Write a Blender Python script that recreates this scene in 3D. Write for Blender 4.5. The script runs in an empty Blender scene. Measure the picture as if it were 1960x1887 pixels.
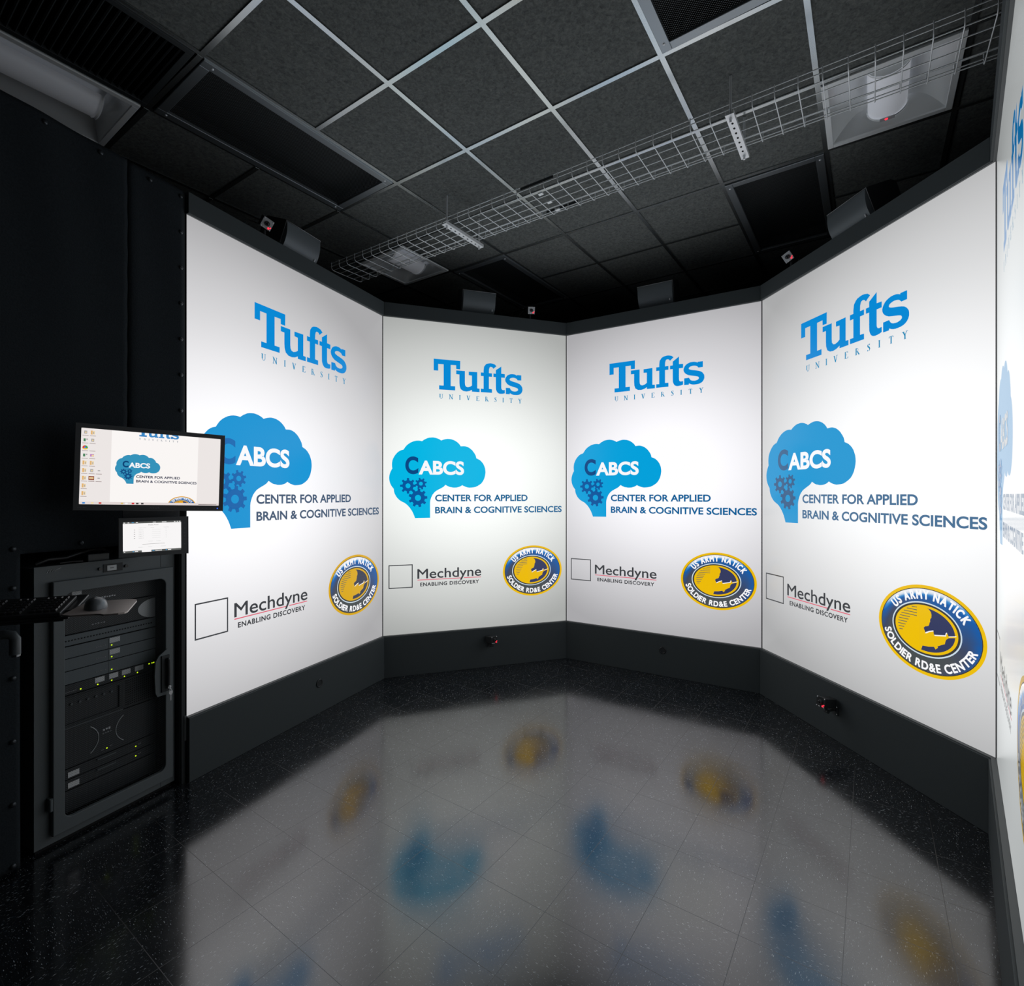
import bpy, bmesh, math, random
from mathutils import Vector, Matrix
C = bpy.context.scene.collection
SC = bpy.context.scene
PI = math.pi
EYE = 1.545                     # camera height above the floor
CEIL = 3.657                    # ceiling height

# ------------------------------------------------------------------ camera, world, exposure
cam = bpy.data.cameras.new('camera')
cam.sensor_fit = 'HORIZONTAL'; cam.sensor_width = 36.0
cam.lens = 36.0 * 975.55 / 1960.0
cam.shift_x = -5.38 / 1960.0
cam.shift_y = 4.0 / 1960.0
cam.clip_start = 0.02; cam.clip_end = 60
cam_o = bpy.data.objects.new('camera', cam); C.objects.link(cam_o)
cam_o.location = (0, 0, EYE); cam_o.rotation_euler = (math.radians(90), 0, 0)
SC.camera = cam_o
w = bpy.data.worlds.new('world'); SC.world = w; w.use_nodes = True
w.node_tree.nodes['Background'].inputs[0].default_value = (0.6, 0.75, 0.85, 1)
w.node_tree.nodes['Background'].inputs[1].default_value = 0.0
SC.view_settings.view_transform = 'Standard'; SC.view_settings.look = 'None'
SC.view_settings.exposure = 0.0; SC.view_settings.gamma = 1.0
SC.view_settings.use_curve_mapping = False
SCREEN_GAIN = 1.0               # brightness of the five projection screens, the only strong light in the room

# ------------------------------------------------------------------ helpers
def lin(c):
    return tuple((x/255/12.92 if x/255 <= .04045 else ((x/255+.055)/1.055)**2.4) for x in c)

class MB:
    def __init__(s): s.v = []; s.f = []; s.m = []; s.sm = []
    def add(s, vs, fs, mi=0, smooth=False):
        o = len(s.v); s.v += [tuple(v) for v in vs]
        for f in fs: s.f.append([o+i for i in f]); s.m.append(mi); s.sm.append(smooth)
        return s
    def box(s, x0, x1, y0, y1, z0, z1, mi=0, M=None):
        vs = [Vector((x, y, z)) for x in (x0, x1) for y in (y0, y1) for z in (z0, z1)]
        if M: vs = [M @ v for v in vs]
        return s.add(vs, [(0,1,3,2),(4,6,7,5),(0,4,5,1),(2,3,7,6),(0,2,6,4),(1,5,7,3)], mi)
    def poly(s, pts, mi=0): return s.add(pts, [list(range(len(pts)))], mi)
    def prism(s, pts, f0, f1, mi=0, smooth=False):
        """pts: 2-D outline (counter-clockwise); f0/f1 map an outline point to 3-D at either end"""
        n = len(pts); a = [f0(p) for p in pts]; b = [f1(p) for p in pts]
        s.add(a+b, [list(range(n))[::-1], list(range(n, 2*n))], mi)
        return s.add(a+b, [(i, (i+1) % n, n+(i+1) % n, n+i) for i in range(n)], mi, smooth)
    def tube(s, pts, r, seg=6, mi=0, caps=True, closed=False):
        pts = [Vector(p) for p in pts]; n = len(pts); rings = []; up = None
        for i, p in enumerate(pts):
            a = pts[i-1] if (i > 0 or closed) else p
            b = pts[(i+1) % n] if (i < n-1 or closed) else p
            t = (b-a).normalized()
            if up is None: up = Vector((0,0,1)) if abs(t.z) < .9 else Vector((1,0,0))
            x = t.cross(up)
            if x.length < 1e-6: x = t.orthogonal()
            x.normalize(); up = x.cross(t).normalized()
            rings.append([p + (x*math.cos(2*PI*k/seg) + up*math.sin(2*PI*k/seg))*r for k in range(seg)])
        vs = [v for R in rings for v in R]; fs = []
        for i in range(n if closed else n-1):
            j = (i+1) % n
            for k in range(seg): fs.append((i*seg+k, i*seg+(k+1) % seg, j*seg+(k+1) % seg, j*seg+k))
        s.add(vs, fs, mi, True)
        if caps and not closed: s.add(vs, [list(range(seg))[::-1], list(range((n-1)*seg, n*seg))], mi)
        return s
    def cyl(s, p, q, r0, r1=None, seg=20, mi=0, smooth=True):
        r1 = r0 if r1 is None else r1; p = Vector(p); q = Vector(q); t = (q-p).normalized(); x = t.orthogonal().normalized(); y = t.cross(x)
        a = [p+(x*math.cos(2*PI*k/seg)+y*math.sin(2*PI*k/seg))*r0 for k in range(seg)]
        b = [q+(x*math.cos(2*PI*k/seg)+y*math.sin(2*PI*k/seg))*r1 for k in range(seg)]
        s.add(a+b, [(k, (k+1) % seg, seg+(k+1) % seg, seg+k) for k in range(seg)], mi, smooth)
        return s.add(a+b, [list(range(seg))[::-1], list(range(seg, 2*seg))], mi)
    def dome(s, c, n, r, h, seg=12, rings=4, mi=0):
        c = Vector(c); n = Vector(n).normalized(); x = n.orthogonal().normalized(); y = n.cross(x); vs = []; fs = []
        for j in range(rings):
            a = j/rings*PI/2
            vs += [c+(x*math.cos(2*PI*k/seg)+y*math.sin(2*PI*k/seg))*r*math.cos(a)+n*h*math.sin(a) for k in range(seg)]
        vs.append(c+n*h)
        for j in range(rings-1):
            fs += [(j*seg+k, j*seg+(k+1) % seg, (j+1)*seg+(k+1) % seg, (j+1)*seg+k) for k in range(seg)]
        fs += [((rings-1)*seg+k, (rings-1)*seg+(k+1) % seg, rings*seg) for k in range(seg)]
        return s.add(vs, fs, mi, True)
    def build(s, name, mats, parent=None, loc=None, rotz=0, bevel=0, M=None):
        me = bpy.data.meshes.new(name); me.from_pydata(s.v, [], s.f); me.validate(); me.update()
        for m in (mats if isinstance(mats, (list, tuple)) else [mats]): me.materials.append(m)
        if len(me.polygons) == len(s.m):
            me.polygons.foreach_set('material_index', s.m); me.polygons.foreach_set('use_smooth', s.sm)
        o = bpy.data.objects.new(name, me); C.objects.link(o)
        if parent: o.parent = parent
        if M is not None: o.matrix_local = M
        elif loc is not None: o.location = loc; o.rotation_euler = (0, 0, rotz)
        if bevel:
            b = o.modifiers.new('bevel', 'BEVEL'); b.width = bevel; b.segments = 2; b.limit_method = 'ANGLE'; b.angle_limit = math.radians(40)
        return o

def tag(o, label, cat, group=None, kind=None):
    if label: o['label'] = label
    if cat: o['category'] = cat
    if group: o['group'] = group
    if kind: o['kind'] = kind
    return o
def thing(name, label, cat, loc=(0,0,0), rotz=0, group=None, M=None):
    o = bpy.data.objects.new(name, None); C.objects.link(o); o.empty_display_size = .05
    if M is not None: o.matrix_world = M
    else: o.location = loc; o.rotation_euler = (0, 0, rotz)
    return tag(o, label, cat, group)
def dup(root, M, label, group=None):
    r = root.copy(); C.objects.link(r); r.matrix_world = M; r['label'] = label
    if group: r['group'] = group
    for ch in list(root.children):
        c = ch.copy(); C.objects.link(c); c.parent = r
        for g in list(ch.children):
            d = g.copy(); C.objects.link(d); d.parent = c
    return r

# ------------------------------------------------------------------ materials
_mats = {}
def pbr(name, col, rough=.6, metal=0., spec=.5, ior=1.5, emit=None, es=1., bump=None):
    if name in _mats: return _mats[name]
    m = bpy.data.materials.new(name); m.use_nodes = True; nt = m.node_tree; b = nt.nodes['Principled BSDF']
    b.inputs['Base Color'].default_value = (*lin(col), 1); b.inputs['Roughness'].default_value = rough
    b.inputs['Metallic'].default_value = metal; b.inputs['Specular IOR Level'].default_value = spec; b.inputs['IOR'].default_value = ior
    if emit is not None:
        b.inputs['Emission Color'].default_value = (*lin(emit), 1); b.inputs['Emission Strength'].default_value = es
    if bump:
        sc, st, var = bump
        tc = nt.nodes.new('ShaderNodeTexCoord'); nz = nt.nodes.new('ShaderNodeTexNoise'); nz.inputs['Scale'].default_value = sc; nz.inputs['Detail'].default_value = 6
        nt.links.new(tc.outputs['Object'], nz.inputs['Vector'])
        bp = nt.nodes.new('ShaderNodeBump'); bp.inputs['Strength'].default_value = st; bp.inputs['Distance'].default_value = .004
        nt.links.new(nz.outputs['Fac'], bp.inputs['Height']); nt.links.new(bp.outputs[0], b.inputs['Normal'])
        if var:
            mx = nt.nodes.new('ShaderNodeMix'); mx.data_type = 'RGBA'; mx.inputs[6].default_value = (*[c*(1-var) for c in lin(col)], 1); mx.inputs[7].default_value = (*[c*(1+var) for c in lin(col)], 1)
            nt.links.new(nz.outputs['Fac'], mx.inputs[0]); nt.links.new(mx.outputs[2], b.inputs['Base Color'])
    _mats[name] = m; return m
def picture(name, col, gain=1., sample=False):
    """one flat colour of a displayed picture on a glossy rear-projection sheet"""
    m = pbr(name, (12,12,12), .2, spec=.3, emit=col, es=gain)
    if not sample: m.cycles.emission_sampling = 'NONE'
    return m
def node(nt, t, **kw):
    n = nt.nodes.new(t)
    for k, v in kw.items(): setattr(n, k, v)
    return n
def mth(nt, op, a, b=None, clamp=False):
    n = nt.nodes.new('ShaderNodeMath'); n.operation = op; n.use_clamp = clamp
    for i, x in enumerate((a, b)):
        if x is None: continue
        if isinstance(x, (int, float)): n.inputs[i].default_value = x
        else: nt.links.new(x, n.inputs[i])
    return n.outputs[0]
def ramp(nt, fac, stops, interp='LINEAR'):
    n = nt.nodes.new('ShaderNodeValToRGB'); cr = n.color_ramp; cr.interpolation = interp
    while len(cr.elements) < len(stops): cr.elements.new(.5)
    for e, (p, c) in zip(cr.elements, stops): e.position = p; e.color = (*c, 1)
    nt.links.new(fac, n.inputs[0]); return n.outputs[0]

BLACK = pbr('black_paint', (46,50,52), .55, bump=(90, .05, .1))
FASCIA = pbr('charcoal_board', (68,75,77), .62, bump=(120, .06, .08))
LIP = pbr('grey_edge_strip', (92,96,97), .5)
DARK = pbr('matt_black', (16,17,18), .75)
HOUSING = pbr('charcoal_display_plastic', (104,106,108), .5)
PLASTIC = pbr('black_plastic', (42,44,46), .38)
SATIN = pbr('satin_black_plastic', (46,48,50), .3)
RACKM = pbr('rack_powder_coat', (108,115,117), .55, bump=(400, .12, .1))
STEEL = pbr('zinc_steel', (235,238,240), .32, metal=.25)
CHROME = pbr('chrome', (225,228,230), .12, metal=1.)
WHITEP = pbr('white_enamel', (244,246,246), .4)
LABELM = pbr('white_label', (240,242,242), .6)
INK = pbr('grey_ink', (150,152,155), .6)
INKW = pbr('white_ink', (230,232,235), .5)
GREEN_LED = pbr('yellow_green_led', (40,60,10), .4, emit=(190,225,20), es=1.6)
BLUE_LED = pbr('blue_led', (10,20,60), .4, emit=(60,110,255), es=1.5)
RED_LED = pbr('red_led', (60,5,10), .4, emit=(255,50,70), es=1.5)
GREY = pbr('mid_grey_paint', (96,102,104), .5)
WORDMARK=[[(433,1193),(670,1192),(669,1117),(633,1118),(632,1151),(584,1150),(584,964),(624,964),(624,927),(481,927),(481,963),(521,963),(521,1150),(473,1150),(473,1091),(433,1091)],[(633,1106),(712,1106),(712,1003),(714,981),(723,967),(739,963),(760,970),(776,981),(776,1069),(747,1072),(747,1103),(825,1105),(825,959),(847,957),(847,926),(776,926),(776,942),(753,930),(725,924),(697,927),(674,942),(664,969),(662,1000),(662,1071),(633,1072)],[(884,1105),(884,1125),(888,1158),(903,1179),(914,1187),(931,1192),(948,1195),(964,1194),(988,1188),(1006,1172),(976,1146),(968,1157),(960,1161),(952,1162),(944,1159),(940,1154),(935,1136),(934,1104),(963,1104),(963,1072),(934,1072),(934,962),(963,960),(963,927),(858,927),(858,959),(884,958),(884,1073),(858,1073),(858,1105)],[(1051,1173),(1051,1108),(1085,1106),(1085,1072),(1051,1072),(1051,981),(1053,970),(1058,962),(1068,959),(1085,961),(1085,931),(1070,926),(1056,924),(1041,923),(1029,925),(1018,930),(1010,939),(1004,951),(1000,964),(999,996),(999,1072),(976,1073),(976,1104),(999,1104),(999,1136)],[(1244,1107),(1244,1059),(1209,1058),(1199,1070),(1190,1075),(1177,1078),(1165,1079),(1153,1077),(1143,1074),(1135,1069),(1131,1061),(1133,1055),(1142,1050),(1153,1046),(1192,1037),(1212,1031),(1227,1025),(1239,1016),(1247,1006),(1254,994),(1256,981),(1256,966),(1251,952),(1244,941),(1234,932),(1222,926),(1207,922),(1190,921),(1172,921),(1160,923),(1148,927),(1133,935),(1132,925),(1094,925),(1094,982),(1133,983),(1141,968),(1148,961),(1158,956),(1170,954),(1182,953),(1195,956),(1204,959),(1211,965),(1213,971),(1211,978),(1207,983),(1199,986),(1190,989),(1153,998),(1131,1004),(1114,1013),(1102,1023),(1093,1035),(1089,1046),(1088,1058),(1091,1069),(1097,1081),(1106,1093),(1119,1102),(1131,1107),(1143,1111),(1160,1112),(1177,1111),(1190,1107),(1202,1101),(1204,1107)]]
BRAIN=[(272,-199),(402,-198),(402,-64),(404,-46),(408,-32),(414,-16),(422,1),(433,16),(445,29),(459,39),(473,47),(506,64),(523,75),(537,90),(563,76),(577,71),(592,69),(606,66),(620,66),(637,67),(654,71),(671,77),(688,88),(702,80),(717,74),(734,69),(751,66),(770,67),(790,69),(810,73),(829,82),(847,93),(864,106),(878,124),(889,145),(896,167),(900,188),(902,205),(901,222),(898,242),(891,261),(884,277),(874,291),(862,304),(849,315),(834,323),(817,330),(814,344),(810,357),(802,371),(792,385),(780,400),(765,413),(749,424),(731,431),(717,435),(702,436),(674,434),(665,448),(654,460),(642,470),(630,478),(614,486),(596,492),(577,495),(558,496),(544,494),(530,491),(514,486),(499,480),(487,488),(473,494),(459,499),(445,502),(429,504),(413,503),(396,501),(380,497),(366,490),(352,483),(342,476),(332,468),(318,471),(302,472),(286,471),(270,468),(252,462),(234,453),(217,442),(202,429),(191,416),(182,403),(173,390),(157,386),(144,380),(129,370),(117,358),(105,344),(95,328),(87,312),(81,296),(78,278),(77,260),(78,242),(80,226),(72,214),(66,200),(60,184),(56,168),(54,150),(55,132),(58,114),(64,96),(72,80),(81,67),(92,53),(93,41),(95,28),(100,11),(108,-4),(117,-19),(128,-31),(139,-42),(150,-50),(166,-59),(184,-68),(200,-80),(216,-96),(230,-113),(243,-133),(253,-151),(261,-170)]
SOLDIER=[(1304,-588),(1315,-583),(1336,-581),(1353,-584),(1367,-590),(1378,-601),(1382,-615),(1381,-630),(1375,-638),(1374,-648),(1375,-654),(1370,-658),(1371,-663),(1365,-676),(1346,-683),(1339,-692),(1345,-706),(1351,-718),(1353,-714),(1370,-704),(1392,-695),(1393,-704),(1395,-713),(1403,-714),(1454,-700),(1455,-690),(1461,-685),(1466,-694),(1470,-701),(1509,-690),(1509,-699),(1471,-710),(1464,-716),(1457,-723),(1454,-732),(1451,-746),(1433,-755),(1430,-757),(1413,-768),(1416,-774),(1403,-786),(1395,-775),(1365,-783),(1333,-786),(1325,-809),(1321,-821),(1300,-820),(1270,-810),(1243,-793),(1222,-773),(1210,-757),(1222,-741),(1211,-731),(1225,-702),(1239,-681),(1270,-658),(1300,-648),(1305,-633),(1300,-621),(1305,-608)]
# ------------------------------------------------------------------ plan of the room
PP = [(-1.7739, 2.7483), (-1.1204, 4.3192), (0.4905, 4.8573), (1.9321, 3.9827), (2.1866, 2.3130)]
_a = math.radians(-131.0); PP.append((PP[4][0]+1.69*math.cos(_a), PP[4][1]+1.69*math.sin(_a)))
def wallM(i, u=0, n=0, z=0, rx=0, rz=0):
    """frame on display wall i: x runs along the wall, -y points into the room"""
    a, b = Vector((*PP[i], 0)), Vector((*PP[i+1], 0)); ang = math.atan2(b.y-a.y, b.x-a.x)
    return Matrix.Translation(a) @ Matrix.Rotation(ang, 4, 'Z') @ Matrix.Translation((u, -n, z)) @ Matrix.Rotation(rz, 4, 'Z') @ Matrix.Rotation(rx, 4, 'X')
GA, G1, G2 = Vector((-.6501, 2.6167)), Vector((.3516, .5057)), Vector((.5013, -.3352))
def grid(i, j, z=CEIL):
    p = GA + G1*i + G2*j; return Vector((p.x, p.y, z))
GANG = math.atan2(G1.y, G1.x)

# ------------------------------------------------------------------ floor: black vinyl tiles with white flecks, waxed
def floor_material():
    m = bpy.data.materials.new('waxed_black_vinyl_tile'); m.use_nodes = True; nt = m.node_tree; L = nt.links
    b = nt.nodes['Principled BSDF']
    tc = node(nt, 'ShaderNodeTexCoord'); mp = node(nt, 'ShaderNodeMapping'); mp.vector_type = 'POINT'
    L.new(tc.outputs['Object'], mp.inputs[0])
    sp = node(nt, 'ShaderNodeSeparateXYZ'); L.new(mp.outputs[0], sp.inputs[0])
    def seam(s):
        k = mth(nt, 'MULTIPLY', s, 1/.3048); fr = mth(nt, 'FRACT', k); d = mth(nt, 'ABSOLUTE', mth(nt, 'SUBTRACT', fr, .5))
        return mth(nt, 'GREATER_THAN', d, .4966), mth(nt, 'FLOOR', k)
    sx, ix = seam(sp.outputs[0]); sy, iy = seam(sp.outputs[1])
    sm = mth(nt, 'MAXIMUM', sx, sy)
    par = mth(nt, 'MODULO', mth(nt, 'ADD', mth(nt, 'ADD', ix, iy), 100.), 2.)        # grain turns a quarter from tile to tile
    def flecks(sxx, syy, thr, seed):
        outs = []
        for q in ((sxx, syy), (syy, sxx)):
            mm = node(nt, 'ShaderNodeMapping'); mm.inputs['Scale'].default_value = (q[0], q[1], 1); mm.inputs['Location'].default_value = (seed, seed*2, 0); mm.inputs['Rotation'].default_value = (0, 0, .25)
            L.new(mp.outputs[0], mm.inputs[0])
            v = node(nt, 'ShaderNodeTexVoronoi'); v.inputs['Scale'].default_value = 1; v.inputs['Randomness'].default_value = 1; L.new(mm.outputs[0], v.inputs['Vector'])
            wn = node(nt, 'ShaderNodeSeparateColor'); L.new(v.outputs['Color'], wn.inputs[0])
            outs.append(mth(nt, 'MULTIPLY', mth(nt, 'LESS_THAN', v.outputs['Distance'], thr), mth(nt, 'GREATER_THAN', wn.outputs[0], .72)))
        return mth(nt, 'ADD', mth(nt, 'MULTIPLY', outs[0], par), mth(nt, 'MULTIPLY', outs[1], mth(nt, 'SUBTRACT', 1., par)))
    f1 = flecks(40, 190, .18, 3.1); f2 = flecks(76, 340, .25, 7.7); f3 = flecks(170, 300, .27, 12.3)
    nz = node(nt, 'ShaderNodeTexNoise'); nz.inputs['Scale'].default_value = 26; nz.inputs['Detail'].default_value = 8; nz.inputs['Roughness'].default_value = .7; L.new(mp.outputs[0], nz.inputs['Vector'])
    base = ramp(nt, nz.outputs['Fac'], [(.35, lin((17,19,23))), (.7, lin((35,39,43)))])
    def over(c, fac, col):
        mx = node(nt, 'ShaderNodeMix', data_type='RGBA'); L.new(c, mx.inputs[6]); mx.inputs[7].default_value = (*lin(col), 1); L.new(fac, mx.inputs[0]); return mx.outputs[2]
    c = over(base, f3, (78,83,88)); c = over(c, f2, (140,146,152)); c = over(c, f1, (205,210,214)); c = over(c, sm, (6,7,8))
    L.new(c, b.inputs['Base Color'])
    n2 = node(nt, 'ShaderNodeTexNoise'); n2.inputs['Scale'].default_value = 3.2; n2.inputs['Detail'].default_value = 5; L.new(mp.outputs[0], n2.inputs['Vector'])
    r = node(nt, 'ShaderNodeMapRange'); r.inputs[1].default_value = .3; r.inputs[2].default_value = .7; r.inputs[3].default_value = .115; r.inputs[4].default_value = .185; L.new(n2.outputs['Fac'], r.inputs[0])
    L.new(mth(nt, 'MAXIMUM', r.outputs[0], mth(nt, 'MULTIPLY', sm, .42)), b.inputs['Roughness'])
    b.inputs['IOR'].default_value = FLOOR_IOR
    return m
FLOOR_IOR = 2.1
fm = MB(); fm.box(-5.2, 5.4, -5.2, 5.2, -.06, 0)
floor_rot = math.radians(55.0)
flo = fm.build('floor', floor_material(), loc=(-.8127, 2.164, 0), rotz=floor_rot)
tag(flo, 'glossy black vinyl tile floor with white flecks, mirroring the lit screens', 'floor', kind='structure')

# ------------------------------------------------------------------ ceiling: lay-in tiles and T-bar grid
def tile_material():
    m = pbr('charcoal_ceiling_tile', (100,103,101), .9, spec=.2); nt = m.node_tree; L = nt.links; b = nt.nodes['Principled BSDF']
    tc = node(nt, 'ShaderNodeTexCoord')
    n1 = node(nt, 'ShaderNodeTexNoise'); n1.inputs['Scale'].default_value = 55; n1.inputs['Detail'].default_value = 8; n1.inputs['Roughness'].default_value = .75; n1.inputs['Distortion'].default_value = .6
    L.new(tc.outputs['Object'], n1.inputs['Vector'])
    L.new(ramp(nt, n1.outputs['Fac'], [(.3, lin((68,70,69))), (.5, lin((100,103,101))), (.72, lin((126,128,124)))]), b.inputs['Base Color'])
    bp = node(nt, 'ShaderNodeBump'); bp.inputs['Strength'].default_value = .5; bp.inputs['Distance'].default_value = .003; L.new(n1.outputs['Fac'], bp.inputs['Height']); L.new(bp.outputs[0], b.inputs['Normal'])
    return m
FIX = {}          # grid cells taken by fixtures: cell -> fixture rectangle
def take(i0, i1, j0, j1):
    for i in range(i0, i1):
        for j in range(j0, j1): FIX[(i, j)] = (i0, i1, j0, j1)
LIGHTS = [(-3, -1, -3, -2), (2, 3, -3, -2), (2, 3, 3, 4)]
VENTS = [(-1, 1, -2, -1), (-1, 1, 2, 3), (3, 5, -2, -1), (3, 5, 2, 3)]
SLOT = (-3, -1, -2, -1)
for r in LIGHTS + VENTS + [SLOT]: take(*r)
IR, JR = (-9, 8), (-8, 9)
cm = MB(); gm = MB(); BW = .0124
for i in range(*IR):
    for j in range(*JR):
        if (i, j) not in FIX:
            cm.add([grid(i, j, CEIL+.006), grid(i+1, j, CEIL+.006), grid(i+1, j+1, CEIL+.006), grid(i, j+1, CEIL+.006),
                    grid(i, j, CEIL+.022), grid(i+1, j, CEIL+.022), grid(i+1, j+1, CEIL+.022), grid(i, j+1, CEIL+.022)], [(0,1,2,3), (4,7,6,5), (0,4,5,1), (2,6,7,3), (1,5,6,2), (0,3,7,4)])
def bar(mb, p, q, hw, z0, z1, ext=0.):
    d = (q-p); d.z = 0; d.normalize(); s = Vector((-d.y, d.x, 0))*hw; p = p - d*ext; q = q + d*ext
    vs = []
    for z in (z0, z1): vs += [Vector((*(v.xy), z)) for v in (p-s, q-s, q+s, p+s)]
    mb.add(vs, [(0,1,2,3), (7,6,5,4), (0,4,5,1), (1,5,6,2), (2,6,7,3), (3,7,4,0)])
for i in range(IR[0], IR[1]+1):
    for j in range(*JR):
        a, c = FIX.get((i-1, j)), FIX.get((i, j))
        if not (a and a == c): bar(gm, grid(i, j), grid(i, j+1), BW, CEIL-.0005, CEIL+.004, -BW); bar(gm, grid(i, j), grid(i, j+1), .003, CEIL+.004, CEIL+.035)
for j in range(JR[0], JR[1]+1):
    for i in range(*IR):
        a, c = FIX.get((i, j-1)), FIX.get((i, j))
        if not (a and a == c): bar(gm, grid(i, j), grid(i+1, j), BW, CEIL, CEIL+.004, 0.); bar(gm, grid(i, j), grid(i+1, j), .003, CEIL+.004, CEIL+.035)
ceil_o = cm.build('ceiling', tile_material()); tag(ceil_o, 'charcoal lay-in tile ceiling above the screens', 'ceiling', kind='structure')
gb = gm.build('ceiling_grid', pbr('grey_grid_bar', (196,201,201), .27, metal=.95), ceil_o); gb['label'] = 'grey metal T-bar grid of the tile ceiling'
sl = MB()
c4 = [grid(IR[0], JR[0]), grid(IR[1], JR[0]), grid(IR[1], JR[1]), grid(IR[0], JR[1])]
sl.add([Vector((*p.xy, 3.98)) for p in c4] + [Vector((*p.xy, 4.08)) for p in c4], [(0,1,2,3), (7,6,5,4), (0,4,5,1), (1,5,6,2), (2,6,7,3), (3,7,4,0)])
sl.build('roof_slab', DARK, ceil_o)
# outer walls of the room, behind the display
for nm, p, q, lb in (('wall_left', (-9,-8), (8,-8), 'black outer wall behind the black curtain'), ('wall_right', (8,9), (-9,9), 'black outer wall beyond the right-hand screen'),
                 ('wall_far', (8,-8), (8,9), 'black outer wall behind the far screens'), ('wall_near', (-9,9), (-9,-8), 'black wall behind the viewer')):
    mb = MB(); a, b = grid(*p, 0), grid(*q, 0); d = (b-a).normalized(); s = Vector((-d.y, d.x, 0))*.1
    if (grid(0, 0, 0)-a).dot(s) > 0: s = -s
    mb.add([a, b, b+s, a+s] + [v+Vector((0,0,4.08)) for v in (a, b, b+s, a+s)], [(0,1,2,3), (7,6,5,4), (0,4,5,1), (1,5,6,2), (2,6,7,3), (3,7,4,0)])
    tag(mb.build(nm, DARK), lb, 'wall', kind='structure')

# ------------------------------------------------------------------ ceiling fixtures
def frame_at(r):
    c = grid((r[0]+r[1])/2, (r[2]+r[3])/2); return Matrix.Translation(c) @ Matrix.Rotation(GANG, 4, 'Z')
def rel(M, p): return M.inverted() @ p
def troffer(r, label, glow, sensor=False):
    M = frame_at(r); t = thing('recessed_ceiling_light', label, 'ceiling light', M=M, group='recessed white ceiling lights')
    lx = (r[1]-r[0])*.6096/2-.016; ly = (r[3]-r[2])*.6096/2-.016; D = .105
    f = MB()
    for (x0, x1, y0, y1) in ((-lx, lx, -ly, -ly+.03), (-lx, lx, ly-.03, ly), (-lx, -lx+.03, -ly+.03, ly-.03), (lx-.03, lx, -ly+.03, ly-.03)): f.box(x0, x1, y0, y1, -.006, .006)
    f.build('frame', WHITEP, t, bevel=.002)
    # pan: sloping sides and two coved reflectors
    p = MB(); a, b = lx-.03, ly-.03; a2 = a-.05
    n = 10; prof = []
    for k in range(n+1):
        s = k/n; prof.append((-b + (b-.10)*s, .004 + D*math.sin(s*PI/2)))
    prof = prof + [(-y, z) for y, z in prof[::-1]]
    ex = lambda z: a-.055*(z-.004)/D
    vs = [(sx*ex(z), y, z) for sx in (-1, 1) for y, z in prof]; m = len(prof)
    p.add(vs, [(k, k+1, m+k+1, m+k) for k in range(m-1)], 0, True)
    for sx in (-1, 1):
        vs = [(sx*a, y, .004) for y, z in prof] + [(sx*ex(z), y, z) for y, z in prof]
        p.add(vs, [(k, k+1, m+k+1, m+k) for k in range(m-1)], 0, False)
    p.build('reflector_pan', pbr('glossy_white_reflector', (248,250,250), .3, metal=.45), t)
    # curved lamp cover hanging in the middle
    cvr = MB(); w = .09; pts = [(w*math.cos(q), .075-.075*math.sin(q)) for q in [PI*k/16 for k in range(17)]]
    ca = a-.075
    vs = [(sx*ca, y, z) for sx in (-1, 1) for y, z in pts]; m = len(pts)
    cvr.add(vs, [(k, k+1, m+k+1, m+k) for k in range(m-1)], 0, True)
    for sx in (0, 1): cvr.add(vs, [[sx*m+k for k in range(m)]], 0)
    cvr.build('lamp_cover', pbr('frosted_cover_added_glow_%d' % int(glow*100), (238,240,246), .35, emit=(242,246,255), es=glow), t)   # glow added to the unlit cover to brighten its pan
    for sx in (-1, 1):
        ends = MB()
        o = [(sx*ca, y*1.07, z-.004) for y, z in pts]; i_ = [(sx*(ca-.012*1), y*1.07, z-.004) for y, z in pts]
        ends.add(o+i_, [(k, k+1, m+k+1, m+k) for k in range(m-1)], 0, True)
        ends.add([(sx*(ca+.004), y*1.07, z-.004) for y, z in pts], [list(range(m))], 0)
        ends.build('cover_end_cap', WHITEP, t)
    if sensor:
        s = MB(); s.box(ca-.022, ca+.003, -.034, .034, -.0065, -.003); s.build('sensor_plate', pbr('pale_grey_plastic', (190,192,194), .5), t)
        s = MB(); s.dome((ca-.010, .004, -.0065), (0, 0, -1), .008, .006, 10, 3); s.build('indicator_light', RED_LED, t)['label'] = 'small red indicator light'
    return t
troffer(LIGHTS[0], 'long white recessed light over the black curtain', .03)
troffer(LIGHTS[1], 'white recessed square light behind the left end of the wire cable tray', .06)
troffer(LIGHTS[2], 'white recessed square light with a red dot, behind the right end of the cable tray', .17, True)

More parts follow.
